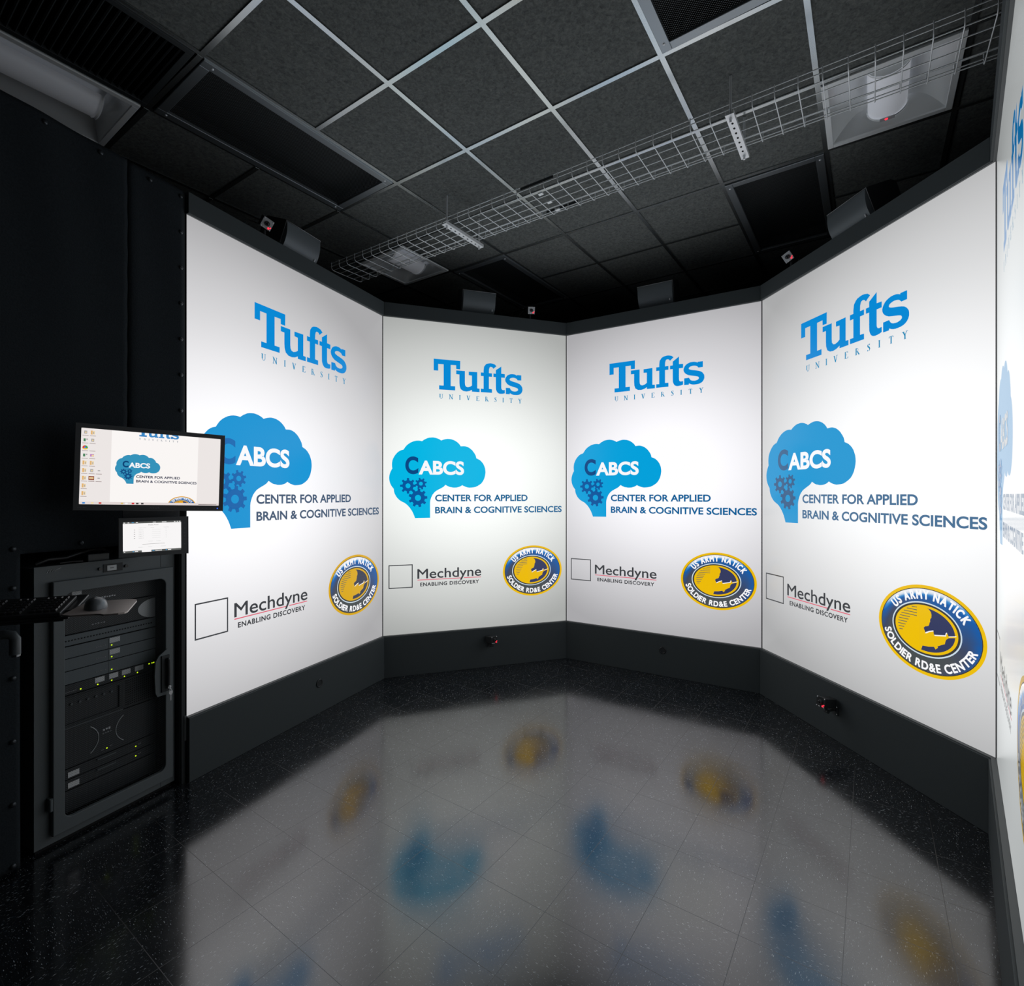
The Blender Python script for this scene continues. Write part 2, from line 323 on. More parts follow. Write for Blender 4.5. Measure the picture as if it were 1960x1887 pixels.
def perf_material(name, col, pitch, hole):
    """sheet metal with staggered round holes"""
    m = pbr(name, col, .5); nt = m.node_tree; L = nt.links; b = nt.nodes['Principled BSDF']
    tc = node(nt, 'ShaderNodeTexCoord'); outs = []
    for off in (0., .5):
        mp = node(nt, 'ShaderNodeMapping'); mp.inputs['Scale'].default_value = (1/pitch, 1/pitch, 1/pitch); mp.inputs['Location'].default_value = (off, off, off); L.new(tc.outputs['Object'], mp.inputs[0])
        fr = node(nt, 'ShaderNodeVectorMath', operation='FRACTION'); L.new(mp.outputs[0], fr.inputs[0])
        sb = node(nt, 'ShaderNodeVectorMath', operation='SUBTRACT'); L.new(fr.outputs[0], sb.inputs[0]); sb.inputs[1].default_value = (.5, .5, .5)
        sx = node(nt, 'ShaderNodeSeparateXYZ'); L.new(sb.outputs[0], sx.inputs[0])
        x, y = sx.outputs[0], sx.outputs[1 if 'ceiling' in name else 2]
        outs.append(mth(nt, 'LESS_THAN', mth(nt, 'ADD', mth(nt, 'MULTIPLY', x, x), mth(nt, 'MULTIPLY', y, y)), hole*hole))
    h = mth(nt, 'MAXIMUM', outs[0], outs[1])
    tr = node(nt, 'ShaderNodeBsdfTransparent'); mx = node(nt, 'ShaderNodeMixShader'); L.new(h, mx.inputs[0]); L.new(b.outputs[0], mx.inputs[1]); L.new(tr.outputs[0], mx.inputs[2])
    L.new(mx.outputs[0], nt.nodes['Material Output'].inputs['Surface'])
    return m
VENTM = perf_material('perforated_ceiling_steel', (78,83,85), .0125, .36)
FRM = pbr('dark_grey_vent_frame', (150,156,160), .36, metal=.75)
def vent(r, label):
    M = frame_at(r); t = thing('perforated_air_vent', label, 'air vent', M=M, group='perforated return-air panels in the ceiling')
    lx = (r[1]-r[0])*.6096/2-.014; ly = (r[3]-r[2])*.6096/2-.014; w = .048
    f = MB()
    for (x0, x1, y0, y1) in ((-lx, lx, -ly, -ly+w), (-lx, lx, ly-w, ly), (-lx, -lx+w, -ly+w, ly-w), (lx-w, lx, -ly+w, ly-w)): f.box(x0, x1, y0, y1, -.008, .012)
    f.build('frame', FRM, t, bevel=.003)
    g = MB(); g.poly([(-lx+w, -ly+w, .002), (lx-w, -ly+w, .002), (lx-w, ly-w, .002), (-lx+w, ly-w, .002)]); g.build('perforated_face', VENTM, t)
    k = MB(); k.box(-lx, lx, -ly, ly, .10, .11); k.box(-lx, -lx+.005, -ly, ly, .012, .10); k.box(lx-.005, lx, -ly, ly, .012, .10); k.box(-lx+.005, lx-.005, -ly, -ly+.005, .012, .10); k.box(-lx+.005, lx-.005, ly-.005, ly, .012, .10); k.build('plenum_box', DARK, t)
    for sx in (-1, 1):
        for sy in (-1, 1):
            s = MB(); s.dome((sx*(lx-.05  if True else 0), sy*(ly-.024), -.008), (0,0,-1), .007, .004, 10, 3); s.build('screw', STEEL, t)
vent(VENTS[0], 'long perforated black vent above the curtain and left screen, beside the slotted grille')
vent(VENTS[1], 'perforated grey vent cut off by the top of the picture')
vent(VENTS[2], 'near-black perforated vent above the far left speaker, beyond the cable tray')
vent(VENTS[3], 'near-black perforated vent beyond the cable tray, above the right screen')
M = frame_at(SLOT); t = thing('slotted_air_diffuser', 'black slotted air diffuser between the long ceiling light and the tiles', 'air diffuser', M=M)
lx, ly = .6096-.014, .3048-.014; f = MB()
for (x0, x1, y0, y1) in ((-lx, lx, -ly, -ly+.03), (-lx, lx, ly-.03, ly), (-lx, -lx+.03, -ly+.03, ly-.03), (lx-.03, lx, -ly+.03, ly-.03)): f.box(x0, x1, y0, y1, -.007, .012)
f.build('frame', BLACK, t, bevel=.002)
f = MB()
for k in range(38):
    x = -lx+.045+k*(2*lx-.09)/37; f.box(-.0035, .0035, -ly+.03, ly-.03, -.003, .022, M=Matrix.Translation((x, 0, 0)) @ Matrix.Rotation(.5, 4, 'Y'))
f.build('louvre_blades', BLACK, t)
f = MB(); f.box(-lx, lx, -ly, ly, .06, .07); f.build('plenum_box', DARK, t)

# ------------------------------------------------------------------ text from the built-in vector font
_tc = {}
def text_polys(body, offset=0., space=1.):
    k = (body, offset, space)
    if k in _tc: return _tc[k]
    cu = bpy.data.curves.new('text_tmp', 'FONT'); cu.body = body; cu.offset = offset; cu.space_character = space; cu.resolution_u = 7; cu.fill_mode = 'FRONT'
    o = bpy.data.objects.new('text_tmp', cu); C.objects.link(o)
    dg = bpy.context.evaluated_depsgraph_get(); dg.update(); ev = o.evaluated_get(dg); me = ev.to_mesh()
    P = [[(me.vertices[i].co.x, me.vertices[i].co.y) for i in p.vertices] for p in me.polygons]
    ev.to_mesh_clear(); bpy.data.objects.remove(o); bpy.data.curves.remove(cu)
    _tc[k] = P; return P
def bounds(P):
    xs = [x for p in P for x, y in p]; ys = [y for p in P for x, y in p]; return min(xs), max(xs), min(ys), max(ys)
def fit(P, x0, x1, y0, y1):
    a, b, c, d = bounds(P); return [[(x0+(x-a)/(b-a)*(x1-x0), y0+(y-c)/(d-c)*(y1-y0)) for x, y in p] for p in P]
def fit_cap(body, x0, x1, base, cap, offset=0., space=1.):
    """fit horizontally to x0..x1; the cap height (of an H) to base..cap"""
    P = text_polys(body, offset, space); a, b, _, _ = bounds(P); _, _, c, d = bounds(text_polys('H', offset))
    return [[(x0+(x-a)/(b-a)*(x1-x0), base+(y-c)/(d-c)*(cap-base)) for x, y in p] for p in P]

def ell(cx, cy, a, b, n=64): return [(cx+a*math.cos(2*PI*k/n), cy+b*math.sin(2*PI*k/n)) for k in range(n)]
def ring(cx, cy, a0, b0, a1, b1, n=64):
    o, i = ell(cx, cy, a0, b0, n), ell(cx, cy, a1, b1, n); return [[o[k], o[(k+1) % n], i[(k+1) % n], i[k]] for k in range(n)]
def band(cx, cy, a, b, ix, iy, a1, b1, n=72):
    P = []; F = (0, .3, .55, .7, .82, .92, 1)
    pt = lambda k, f: ((ix+a1*math.cos(2*PI*k/n))*(1-f)+(cx+a*math.cos(2*PI*k/n))*f, (iy+b1*math.sin(2*PI*k/n))*(1-f)+(cy+b*math.sin(2*PI*k/n))*f)
    for k in range(n):
        for f0, f1 in zip(F, F[1:]): P.append([pt(k, f0), pt(k, f1), pt(k+1, f1), pt(k+1, f0)])
    return P
def band_value(x, y):
    cx, cy, a, b = SEAL; th = math.atan2((y-cy)/b, (x-cx)/a); r = math.hypot((x-cx)/a, (y-cy)/b)/.92
    f = min(1, max(0, (r-.80)/.17)); up = math.sin(th)
    v = .28+.24*up+.10*math.cos(th)
    hl = max(0, math.cos(th-math.radians(115)))**1.2*.62
    return min(1, max(0, v+f*hl+f*.16*max(0, math.cos(th+.3))+f*.06*(up < 0)))
def gear(cx, cy, ro, rr, rh, nt, ph):
    P = []; N = nt*8
    for k in range(N):
        a0, a1 = 2*PI*k/N+ph, 2*PI*(k+1)/N+ph
        P.append([(cx+r*math.cos(a), cy+r*math.sin(a)) for r, a in ((rh, a0), (rr, a0), (rr, a1), (rh, a1))])
    for k in range(nt):
        a = 2*PI*k/nt+ph; c, s = math.cos(a), math.sin(a); w = ro*.135
        P.append([(cx+r*c-q*s, cy+r*s+q*c) for r, q in ((rr*.93, -w*1.15), (ro, -w), (ro, w), (rr*.93, w*1.15))])
    return P
def serif_word(letters, x0, x1, base, cap):
    """widely spaced roman capitals, thick and thin strokes with serifs; letter = list of (kind, data)"""
    H = cap-base; P = []
    G = {'U': (.75, [('v', .17, 0.25, 1, 1), ('v', .66, .25, 1, .5), ('a', .415, .27, .245, .27, PI, 2*PI), ('s', .17, 1), ('s', .66, 1)]),
         'N': (.8, [('v', .12, 0, 1, .5), ('v', .7, 0, 1, .5), ('d', .1, 1, .7, 0, 1), ('s', .12, 0), ('s', .7, 1), ('s', .08, 1)]),
         'I': (.3, [('v', .15, 0, 1, 1), ('s', .15, 0), ('s', .15, 1)]),
         'V': (.74, [('d', .1, 1, .37, 0, 1), ('d', .64, 1, .37, 0, .5), ('s', .1, 1), ('s', .64, 1)]),
         'E': (.62, [('v', .15, 0, 1, 1), ('h', .05, .58, .97), ('h', .15, .46, .52), ('h', .05, .62, .03), ('d', .57, .97, .58, .8, .5), ('d', .61, .03, .63, .22, .5), ('s', .15, 0)]),
         'R': (.72, [('v', .15, 0, 1, 1), ('a', .3, .74, .22, .24, -PI/2, PI/2), ('h', .05, .3, .97), ('h', .15, .3, .5), ('d', .36, .5, .66, 0, 1), ('s', .15, 0), ('s', .66, 0)]),
         'S': (.5, [('p', [(.415, .80, .05), (.36, .92, .05), (.25, .965, .06), (.13, .91, .11), (.09, .78, .17), (.15, .65, .2), (.27, .54, .21), (.38, .43, .2), (.43, .27, .17), (.37, .10, .11), (.25, .035, .06), (.12, .08, .05), (.055, .2, .05)]), ('d', .42, .78, .43, 1., .35), ('d', .05, .22, .045, 0, .35)]),
         'T': (.66, [('v', .33, 0, 1, 1), ('h', .04, .62, .97), ('d', .05, .97, .03, .78, .5), ('d', .61, .97, .63, .78, .5), ('s', .33, 0)]),
         'Y': (.72, [('d', .1, 1, .36, .46, 1), ('d', .63, 1, .36, .46, .5), ('v', .36, 0, .48, 1), ('s', .36, 0), ('s', .1, 1), ('s', .63, 1)])}
    gap = ((x1-x0)-sum(G[c][0] for c in letters)*H)/(len(letters)-1); x = x0; TW = .19
    for ch in letters:
        w, S = G[ch]
        def q(a, b): return (x+a*H, base+b*H)
        for s in S:
            if s[0] == 'v': t = TW*s[4]/2; P.append([q(s[1]-t, s[2]), q(s[1]+t, s[2]), q(s[1]+t, s[3]), q(s[1]-t, s[3])])
            if s[0] == 'h': P.append([q(s[1], s[3]-.03), q(s[2], s[3]-.03), q(s[2], s[3]+.03), q(s[1], s[3]+.03)])
            if s[0] == 's': y = .03 if s[2] == 0 else .97; P.append([q(s[1]-.16, y-.03), q(s[1]+.16, y-.03), q(s[1]+.16, y+.03), q(s[1]-.16, y+.03)])
            if s[0] == 'd': t = TW*s[5]*.55; P.append([q(s[1]-t, s[2]), q(s[3]-t, s[4]), q(s[3]+t, s[4]), q(s[1]+t, s[2])])
            if s[0] == 'p':
                Q = s[1]; N = []
                for k in range(len(Q)):
                    a_, b_ = Q[max(k-1, 0)], Q[min(k+1, len(Q)-1)]; dx, dy = b_[0]-a_[0], b_[1]-a_[1]; l = math.hypot(dx, dy); N.append((-dy/l, dx/l))
                for k in range(len(Q)-1):
                    P.append([q(Q[m][0]+sg*N[m][0]*Q[m][2]/2, Q[m][1]+sg*N[m][1]*Q[m][2]/2) for m, sg in ((k, 1), (k+1, 1), (k+1, -1), (k, -1))])
            if s[0] == 'a':
                for k in range(12):
                    a0 = s[5]+(s[6]-s[5])*k/12; a1 = s[5]+(s[6]-s[5])*(k+1)/12; r = 1-.24/1.0
                    P.append([q(s[1]+f*s[3]*math.cos(a), s[2]+f*s[4]*math.sin(a)) for f, a in ((1, a0), (1, a1), (.70, a1), (.70, a0))])
        x += w*H+gap
    return P
def bolder(P, d):
    return [[(x+d*math.cos(a), y+d*math.sin(a)) for x, y in p] for a in [PI*k/3 for k in range(6)] for p in P]
def arc_text(body, cx, cy, a, b, h, t0, t1, inward, offset=0.):
    """capitals along an ellipse from parameter t0 to t1; inward: letter tops point to the centre (lower arc)"""
    ws = []
    for c in body: ws.append(.32 if c == ' ' else (lambda B: B[1]-B[0])(bounds(text_polys(c, offset)))+.10)
    tot = sum(ws)-.10; cap = bounds(text_polys('H', offset)); sc = h/(cap[3]-cap[2])
    N = 400; ts = [t0+(t1-t0)*k/N for k in range(N+1)]; pts = [(cx+a*math.cos(t), cy+b*math.sin(t)) for t in ts]; L = [0.]
    for k in range(N): L.append(L[-1]+math.dist(pts[k], pts[k+1]))
    def at(s):
        for k in range(N):
            if L[k+1] >= s:
                f = (s-L[k])/(L[k+1]-L[k]+1e-12); p = [pts[k][m]+(pts[k+1][m]-pts[k][m])*f for m in (0, 1)]
                d = [pts[k+1][m]-pts[k][m] for m in (0, 1)]; n = math.hypot(*d); return p, (d[0]/n, d[1]/n)
        return pts[-1], (1, 0)
    P = []; s = 0.; kx = L[-1]/tot
    for c, w in zip(body, ws):
        if c != ' ':
            Q = text_polys(c, offset); B = bounds(Q); mid = (s+(w-.10)/2)*kx; p, d = at(mid)
            nx, ny = (-d[1], d[0])
            for poly in Q:
                P.append([(p[0]+d[0]*(x-(B[0]+B[1])/2)*kx*.88+nx*(y-cap[2])*sc, p[1]+d[1]*(x-(B[0]+B[1])/2)*kx*.88+ny*(y-cap[2])*sc) for x, y in poly])
        s += w
    return P

SEAL = (1.358, -.702, .292, .2335)
def slide():
    """the displayed picture: list of (part, [(polygons, colour name, layer)]) in metres; z is measured from eye level"""
    mm = lambda P: [(x/1000, y/1000) for x, y in P]
    out = []
    out.append(('university_wordmark', [([mm(p) for p in WORDMARK], 'word_blue', 1), (serif_word('UNIVERSITY', .482, 1.246, .847, .889), 'word_teal', 1)]))
    br = [mm(BRAIN)]
    G = gear(.212, .080, .067, .048, .021, 8, .0) + gear(.322, .099, .051, .037, .0165, 8, .25) + gear(.297, -.024, .080, .060, .026, 9, .05)
    out.append(('brain_logo', [(br, 'brain_blue', 1), (G, 'gear_blue', 2), (fit(text_polys('C', .038), .189, .300, .180, .334), 'navy', 2),
                               (fit_cap('ABCS', .303, .704, .179, .299, .036), 'white', 2),
                               (fit_cap('CENTER FOR APPLIED', .446, 1.306, -.055, .004, .027), 'text_blue', 1),
                               (fit_cap('BRAIN & COGNITIVE SCIENCES', .446, 1.650, -.161, -.103, .027), 'text_blue', 1)]))
    x0, x1, y0, y1, t = .049, .252, -.799, -.597, .008
    sq = [[(x0, y0), (x1, y0), (x1, y0+t), (x0, y0+t)], [(x0, y1-t), (x1, y1-t), (x1, y1), (x0, y1)], [(x0, y0), (x0+t, y0), (x0+t, y1), (x0, y1)], [(x1-t, y0), (x1, y0), (x1, y1), (x1-t, y1)]]
    md = fit_cap('Mechdyne', .293, .860, -.724, -.642, .0); md = [[(x+a, y+b) for x, y in p] for a, b in ((-.0014, 0), (.0014, 0), (0, .0012), (0, -.0012)) for p in md]
    out.append(('company_wordmark', [(sq, 'ink', 1), (md, 'ink', 2), ([[(.293, -.739), (.676, -.739), (.676, -.733), (.293, -.733)], [(.703, -.739), (.860, -.739), (.860, -.733), (.703, -.733)]], 'rose', 1),
                                 (fit_cap('ENABLING DISCOVERY', .316, .842, -.792, -.760, .030, 1.12), 'ink', 1)]))
    cx, cy, a, b = SEAL; ix = cx-.012; iy = cy+.004
    inner = (.187, .137)
    S = mm(SOLDIER)
    hat = []
    for k in range(11):
        z = -.596-.0152*k; yb = (z-iy)/(inner[1]*.86); xl = ix-inner[0]*.86*math.sqrt(max(0, 1-yb*yb))+.006
        xr = 1.302 if z > -.655 else 1.262-(k-4)*.0085
        if xr > xl+.01: hat.append([(xl, z), (xr, z+.002), (xr, z+.006), (xl, z+.004)])
    out.append(('seal_emblem', [(ring(cx, cy, a, b, a*.94, b*.93), 'gold', 1), (ring(cx, cy, a*.94, b*.93, a*.925, b*.913), 'seal_dark', 1),
                                (band(cx, cy, a*.925, b*.913, ix, iy, *inner), 'seal_band', 1), (ring(ix, iy, inner[0]+.004, inner[1]+.004, inner[0]-.003, inner[1]-.003), 'seal_rim', 2),
                                (ring(ix, iy, inner[0]-.003, inner[1]-.003, inner[0]*.92, inner[1]*.91), 'seal_dark', 2), (ring(ix, iy, inner[0]*.92, inner[1]*.91, inner[0]*.84, inner[1]*.82), 'gold', 2),
                                ([ell(ix, iy, inner[0]*.845, inner[1]*.825)], 'seal_field', 1), ([S], 'gold', 2), ([mm(((1346,-718),(1353,-710),(1370,-700),(1392,-692),(1393,-697),(1370,-706),(1356,-716))), mm(((1396,-713),(1454,-700),(1456,-690),(1461,-684),(1463,-689),(1458,-697),(1458,-705),(1400,-718))), mm(((1472,-701),(1509,-690),(1509,-694),(1472,-705)))], 'white', 3),
                                ([[p for p in ell(ix, iy, inner[0]*.87, inner[1]*.85, 64) if p[0] < 1.326 and p[1] > -.84]], 'gold', 2), (hat, 'seal_grey', 3),
                                (bolder(arc_text('US ARMY NATICK', cx, cy, .211, .162, .043, math.radians(149), math.radians(27), False), .0026), 'white', 3),
                                (bolder(arc_text('SOLDIER RD&E CENTER', cx, cy, .258, .204, .040, math.radians(193), math.radians(347), True), .0021), 'white', 3)]))
    return out
SLIDE = slide()
COLS = {'word_blue': (4,136,212), 'word_teal': (40,140,185), 'brain_blue': (0,152,214), 'gear_blue': (4,86,156), 'navy': (6,70,130), 'white': (248,248,250), 'text_blue': (24,92,140),
        'ink': (60,62,66), 'rose': (222,90,112), 'gold': (234,186,10), 'seal_dark': (58,58,56), 'seal_rim': (205,222,235), 'seal_field': (54,60,96), 'seal_grey': (96,100,86)}
def band_material():
    """the bevelled blue-to-grey ring of the emblem, as the slide shows it"""
    m = picture('seal_band', (40,60,110)); nt = m.node_tree; b = nt.nodes['Principled BSDF']
    at = node(nt, 'ShaderNodeAttribute', attribute_name='height'); L = nt.links
    L.new(ramp(nt, at.outputs['Fac'], [(0, lin((72,78,80))), (.14, lin((76,80,84))), (.30, lin((62,72,98))), (.46, lin((44,84,140))), (.60, lin((20,92,168))), (.74, lin((60,140,205))), (.88, lin((205,218,232))), (1, lin((238,238,242)))]), b.inputs['Emission Color'])
    return m
def picture_mats(i, tweak):
    d = {}
    for k, c in COLS.items():
        c = tweak.get(k, c); d[k] = picture('picture_%s_%s' % (k, ''.join('%02x' % v for v in c)), c)
    d['seal_band'] = _mats.get('seal_band') or band_material()
    return d
_slide_mesh = {}
def slide_part(name, layers, mats, T, layer_gap, key, parent, clip=None):
    """T maps slide metres to the local x, z of the surface"""
    ks = []; mb = MB(); src = []
    for polys, col, lay in layers:
        if col not in ks: ks.append(col)
        for p in polys:
            q = [T(x, y) for x, y in p]
            if clip:
                x0, x1, y0, y1 = clip; q = [(min(max(x, x0), x1), min(max(y, y0), y1)) for x, y in q]
                ar = sum(q[k-1][0]*q[k][1]-q[k][0]*q[k-1][1] for k in range(len(q)))
                if abs(ar) < 1e-9: continue
            mb.poly([(x, -layer_gap*lay, z) for x, z in q], ks.index(col)); src += p
    if not mb.v: return None
    o = mb.build(name, [mats[k] for k in ks], parent)
    if 'seal_band' in ks:
        at = o.data.attributes.new('height', 'FLOAT', 'POINT')
        at.data.foreach_set('value', [band_value(*p) for p in src])
    return o

# ------------------------------------------------------------------ the five display walls
ZB, ZT, ZF = EYE-1.194, EYE+1.516, EYE+1.632
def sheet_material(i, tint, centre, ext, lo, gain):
    """the white slide, its hot spot and edge falloff from this viewpoint painted into the emission"""
    m = picture('white_slide_hotspot_%d' % i, (245,245,245), 1., True); nt = m.node_tree; b = nt.nodes['Principled BSDF']; L = nt.links
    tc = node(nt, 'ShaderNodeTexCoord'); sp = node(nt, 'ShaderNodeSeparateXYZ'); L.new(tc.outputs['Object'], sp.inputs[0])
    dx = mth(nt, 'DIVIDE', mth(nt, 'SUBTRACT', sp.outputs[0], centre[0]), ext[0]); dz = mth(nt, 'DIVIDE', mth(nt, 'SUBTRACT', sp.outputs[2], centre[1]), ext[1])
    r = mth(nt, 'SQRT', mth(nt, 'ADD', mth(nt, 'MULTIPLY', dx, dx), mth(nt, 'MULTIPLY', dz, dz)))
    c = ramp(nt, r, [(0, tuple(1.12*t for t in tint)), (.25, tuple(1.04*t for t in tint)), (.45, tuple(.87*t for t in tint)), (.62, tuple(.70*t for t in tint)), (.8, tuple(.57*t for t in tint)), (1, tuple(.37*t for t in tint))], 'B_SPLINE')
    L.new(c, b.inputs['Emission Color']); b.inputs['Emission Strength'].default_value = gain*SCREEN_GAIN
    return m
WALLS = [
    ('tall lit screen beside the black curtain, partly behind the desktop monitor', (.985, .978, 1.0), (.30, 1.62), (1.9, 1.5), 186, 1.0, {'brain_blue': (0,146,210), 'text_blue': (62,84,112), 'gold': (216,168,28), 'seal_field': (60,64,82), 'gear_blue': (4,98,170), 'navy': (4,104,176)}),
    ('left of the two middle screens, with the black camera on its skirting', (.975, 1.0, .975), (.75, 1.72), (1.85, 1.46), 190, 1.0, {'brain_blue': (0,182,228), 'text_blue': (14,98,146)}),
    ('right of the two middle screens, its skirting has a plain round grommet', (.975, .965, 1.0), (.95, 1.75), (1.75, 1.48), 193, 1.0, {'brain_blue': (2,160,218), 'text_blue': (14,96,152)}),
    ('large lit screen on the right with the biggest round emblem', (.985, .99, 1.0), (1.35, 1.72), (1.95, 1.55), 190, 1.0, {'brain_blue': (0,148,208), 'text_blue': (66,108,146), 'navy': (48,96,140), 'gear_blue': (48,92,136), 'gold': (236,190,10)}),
    ('lit screen seen edge-on at the right border of the picture', (.96, 1.0, 1.0), (.85, 1.45), (1.7, 2.0), 130, .55, {'white': (190,192,194)}),  # edge-on dimming painted in as lower emission
]
TURN = [0, 48.94, 49.72, 50.09, 49.67, 0]
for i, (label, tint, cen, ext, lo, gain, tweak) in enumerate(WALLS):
    M = wallM(i); W = math.dist(PP[i], PP[i+1]); t = thing('projection_screen', label, 'projection screen', M=M, group='five tall projection screens set in an arc')
    mL, mR = math.tan(math.radians(TURN[i]/2)), math.tan(math.radians(TURN[i+1]/2))
    def mitred(mb, n0, n1, z0, z1, mi=0, gL=0., gR=0.):
        """board between offsets n0 < n1 (into the room) with mitred ends"""
        vs = [(gL+n*mL, -n, z) for z in (z0, z1) for n in (n1, n0)] + [(W-gR-n*mR, -n, z) for z in (z0, z1) for n in (n1, n0)]
        mb.add(vs, [(0,4,6,2), (1,3,7,5), (0,1,5,4), (2,6,7,3), (0,2,3,1), (4,5,7,6)], mi)
    e = .0045
    s = MB(); s.poly([(e, 0, ZB), (W-e, 0, ZB), (W-e, 0, ZT), (e, 0, ZT)], 0)
    s.add([(e, .0, ZB), (W-e, .0, ZB), (W-e, .0, ZT), (e, .0, ZT), (e, .012, ZB), (W-e, .012, ZB), (W-e, .012, ZT), (e, .012, ZT)], [(7,6,5,4), (0,4,5,1), (1,5,6,2), (2,6,7,3), (3,7,4,0)], 1)
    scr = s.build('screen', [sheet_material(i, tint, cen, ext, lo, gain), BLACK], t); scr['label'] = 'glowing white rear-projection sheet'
    mats = picture_mats(i, tweak) if gain == 1. else None
    if mats is None:
        mats = {k: picture('dim_'+k, tuple(v*.72 for v in tweak.get(k, c))) for k, c in COLS.items()}; mats['seal_band'] = _mats['seal_band']
    for nm, layers in SLIDE:
        slide_part(nm, layers, mats, lambda x, z: (x*W/1.7 if False else x, z+EYE), .0006, i, scr)
    b = MB(); mitred(b, -.045, -.015, .02, ZF-.01); b.build('backing_frame', DARK, t)
    h = MB(); mitred(h, -.045, .022, ZT+.002, ZF); h.build('header_board', FASCIA, t, bevel=.002)
    k = MB(); mitred(k, -.015, .028, 0, ZB-.006); k.build('skirting_board', FASCIA, t, bevel=.002)
    l = MB(); mitred(l, -.012, .020, ZB-.006, ZB-.001); l.build('ledge_strip', LIP, t)
    l = MB(); mitred(l, -.004, .012, ZT+.0, ZT+.002); l.build('top_edge_strip', LIP, t)

# ------------------------------------------------------------------ black fabric curtains with press studs, on the left
CLOTH = pbr('black_fabric', (44,49,53), .95, spec=.15, bump=(160, .35, .35))
STUD = pbr('dark_press_stud', (70,74,78), .35, metal=.6)
random.seed(4)
def curtain(name, label, u0, u1, z0, z1, hole=None, studs=(), hem=None, fold_at=None):
    t = thing(name, label, 'curtain', M=wallM(0), group='black fabric curtains in line with the left screen')
    nu, nz = max(4, int((u1-u0)/.02)), int((z1-z0)/.02); vs = []; idx = {}; fs = []
    us = [u0+(u1-u0)*a/nu for a in range(nu+1)]; zs = [z0+(z1-z0)*b/nz for b in range(nz+1)]
    if hole:
        us = sorted(set([u for u in us if abs(u-hole[0]) > .006]+[hole[0]])); zs = sorted(set([z for z in zs if abs(z-hole[1]) > .006]+[hole[1]])); 
    for a, u in enumerate(us):
        for b, z in enumerate(zs):
            d = .004*math.sin(u*23+math.sin(z*2.1)*1.7)*math.sin(z*1.3+.6) + .0022*math.sin(z*41+u*9)*max(0, 1-abs(u-(fold_at or u1))/.12)
            if fold_at is not None: d -= .010*math.exp(-((u-fold_at)/.012)**2)
            idx[a, b] = len(vs); vs.append((u, -.006-d, z))
    for a in range(len(us)-1):
        for b in range(len(zs)-1):
            if hole and us[a] >= hole[0]-1e-6 and zs[b+1] <= hole[1]+1e-6: continue
            fs.append((idx[a, b], idx[a+1, b], idx[a+1, b+1], idx[a, b+1]))
    mb = MB(); mb.add(vs, fs, 0, True); o = mb.build('fabric_panel', CLOTH, t); sd = o.modifiers.new('cloth', 'SOLIDIFY'); sd.thickness = .004; sd.offset = -1
    if hem:
        h = MB()
        for x0, x1, a0, a1 in hem: h.box(x0, x1, -.016, -.012, a0, a1)
        h.build('hem', CLOTH, t)
    for u, z in studs:
        s = MB(); s.dome((u, -.011, z), (0, -1, 0), .011, .007, 12, 4); s.build('press_stud', STUD, t)
    return t
ZC = EYE-.243
curtain('fabric_curtain', 'wide black fabric curtain at the left edge, hanging over and left of the equipment rack', -2.3, -.295, .015, 3.172, hole=(-.700, ZC),
        studs=[(-.62, 3.135), (-.41, 3.135), (-.84, 3.135)] + [(-.725, z) for z in (1.325, 1.165, .798, .540, .284, .033)] + [(-.489, 1.33)])
curtain('fabric_curtain', 'narrow black fabric strip hanging between the wide curtain and the left screen', -.289, -.016, EYE-.265, 3.172,
        studs=[(-.19, 3.135)] + [(-.034, 3.135-.19*k) for k in range(10)], fold_at=-.287)
mb = MB(); mb.box(-.030, -.002, .004, .06, 0, 3.17); mb.box(-.026, -.006, -.004, .004, 0, 1.27)
o = mb.build('trim_1', BLACK, M=wallM(0)); tag(o, 'black upright post between the rack and the left screen', 'post', kind='structure')
mb = MB(); mb.box(-.012, -.0005, -.0075, -.0045, .225, .36); o = mb.build('steel_bracket', pbr('dull_steel', (120,124,126), .4, metal=.7), M=wallM(0)); tag(o, 'small grey steel bracket at the lower left corner of the left screen', 'bracket')
mb = MB(); mb.box(-.70, -.012, .80, .81, 0, 1.9); mb.box(-.70, -.69, .02, .80, 0, 1.9); mb.box(-.69, -.012, .02, .80, 1.9, 1.91)
tag(mb.build('wall_alcove', DARK, M=wallM(0)), 'black lining of the recess behind the equipment rack', 'recess', kind='structure')

# ------------------------------------------------------------------ equipment rack
RM = wallM(0, -.637, -.04)
rk = thing('equipment_rack', 'dark grey metal equipment rack with a mesh door, under the monitor', 'equipment rack', M=RM)
def rect_ring(mb, X0, X1, Z0, Z1, x0, x1, z0, z1, r, y0, y1, mi=0, n=6):
    """plate with a round-cornered window"""
    I, O = [], []
    for cx, cz, a, ox, oz in ((x1-r, z1-r, 0, X1, Z1), (x0+r, z1-r, PI/2, X0, Z1), (x0+r, z0+r, PI, X0, Z0), (x1-r, z0+r, 1.5*PI, X1, Z0)):
        for k in range(n+1):
            q = a+PI/2*k/n; I.append((cx+r*math.cos(q), cz+r*math.sin(q))); O.append((ox, oz))
    m = len(I)
    vs = [(x, y0, z) for x, z in I] + [(x, y0, z) for x, z in O] + [(x, y1, z) for x, z in I] + [(x, y1, z) for x, z in O]; fs = []
    for k in range(m):
        l = (k+1) % m
        fs += [(k, m+k, m+l, l) if O[k] != O[l] else (k, m+k, l), (2*m+k, 2*m+l, 3*m+l, 3*m+k) if O[k] != O[l] else (2*m+k, 2*m+l, 3*m+k), (k, l, 2*m+l, 2*m+k)]
        if O[k] != O[l]: fs.append((m+k, 3*m+k, 3*m+l, m+l))
    mb.add(vs, fs, mi)
b = MB(); b.box(.0, .004, .004, .74, .03, 1.23); b.build('side_panel', RACKM, rk)
b = MB(); b.box(.596, .6, .004, .74, .03, 1.23); b.build('side_panel', RACKM, rk)
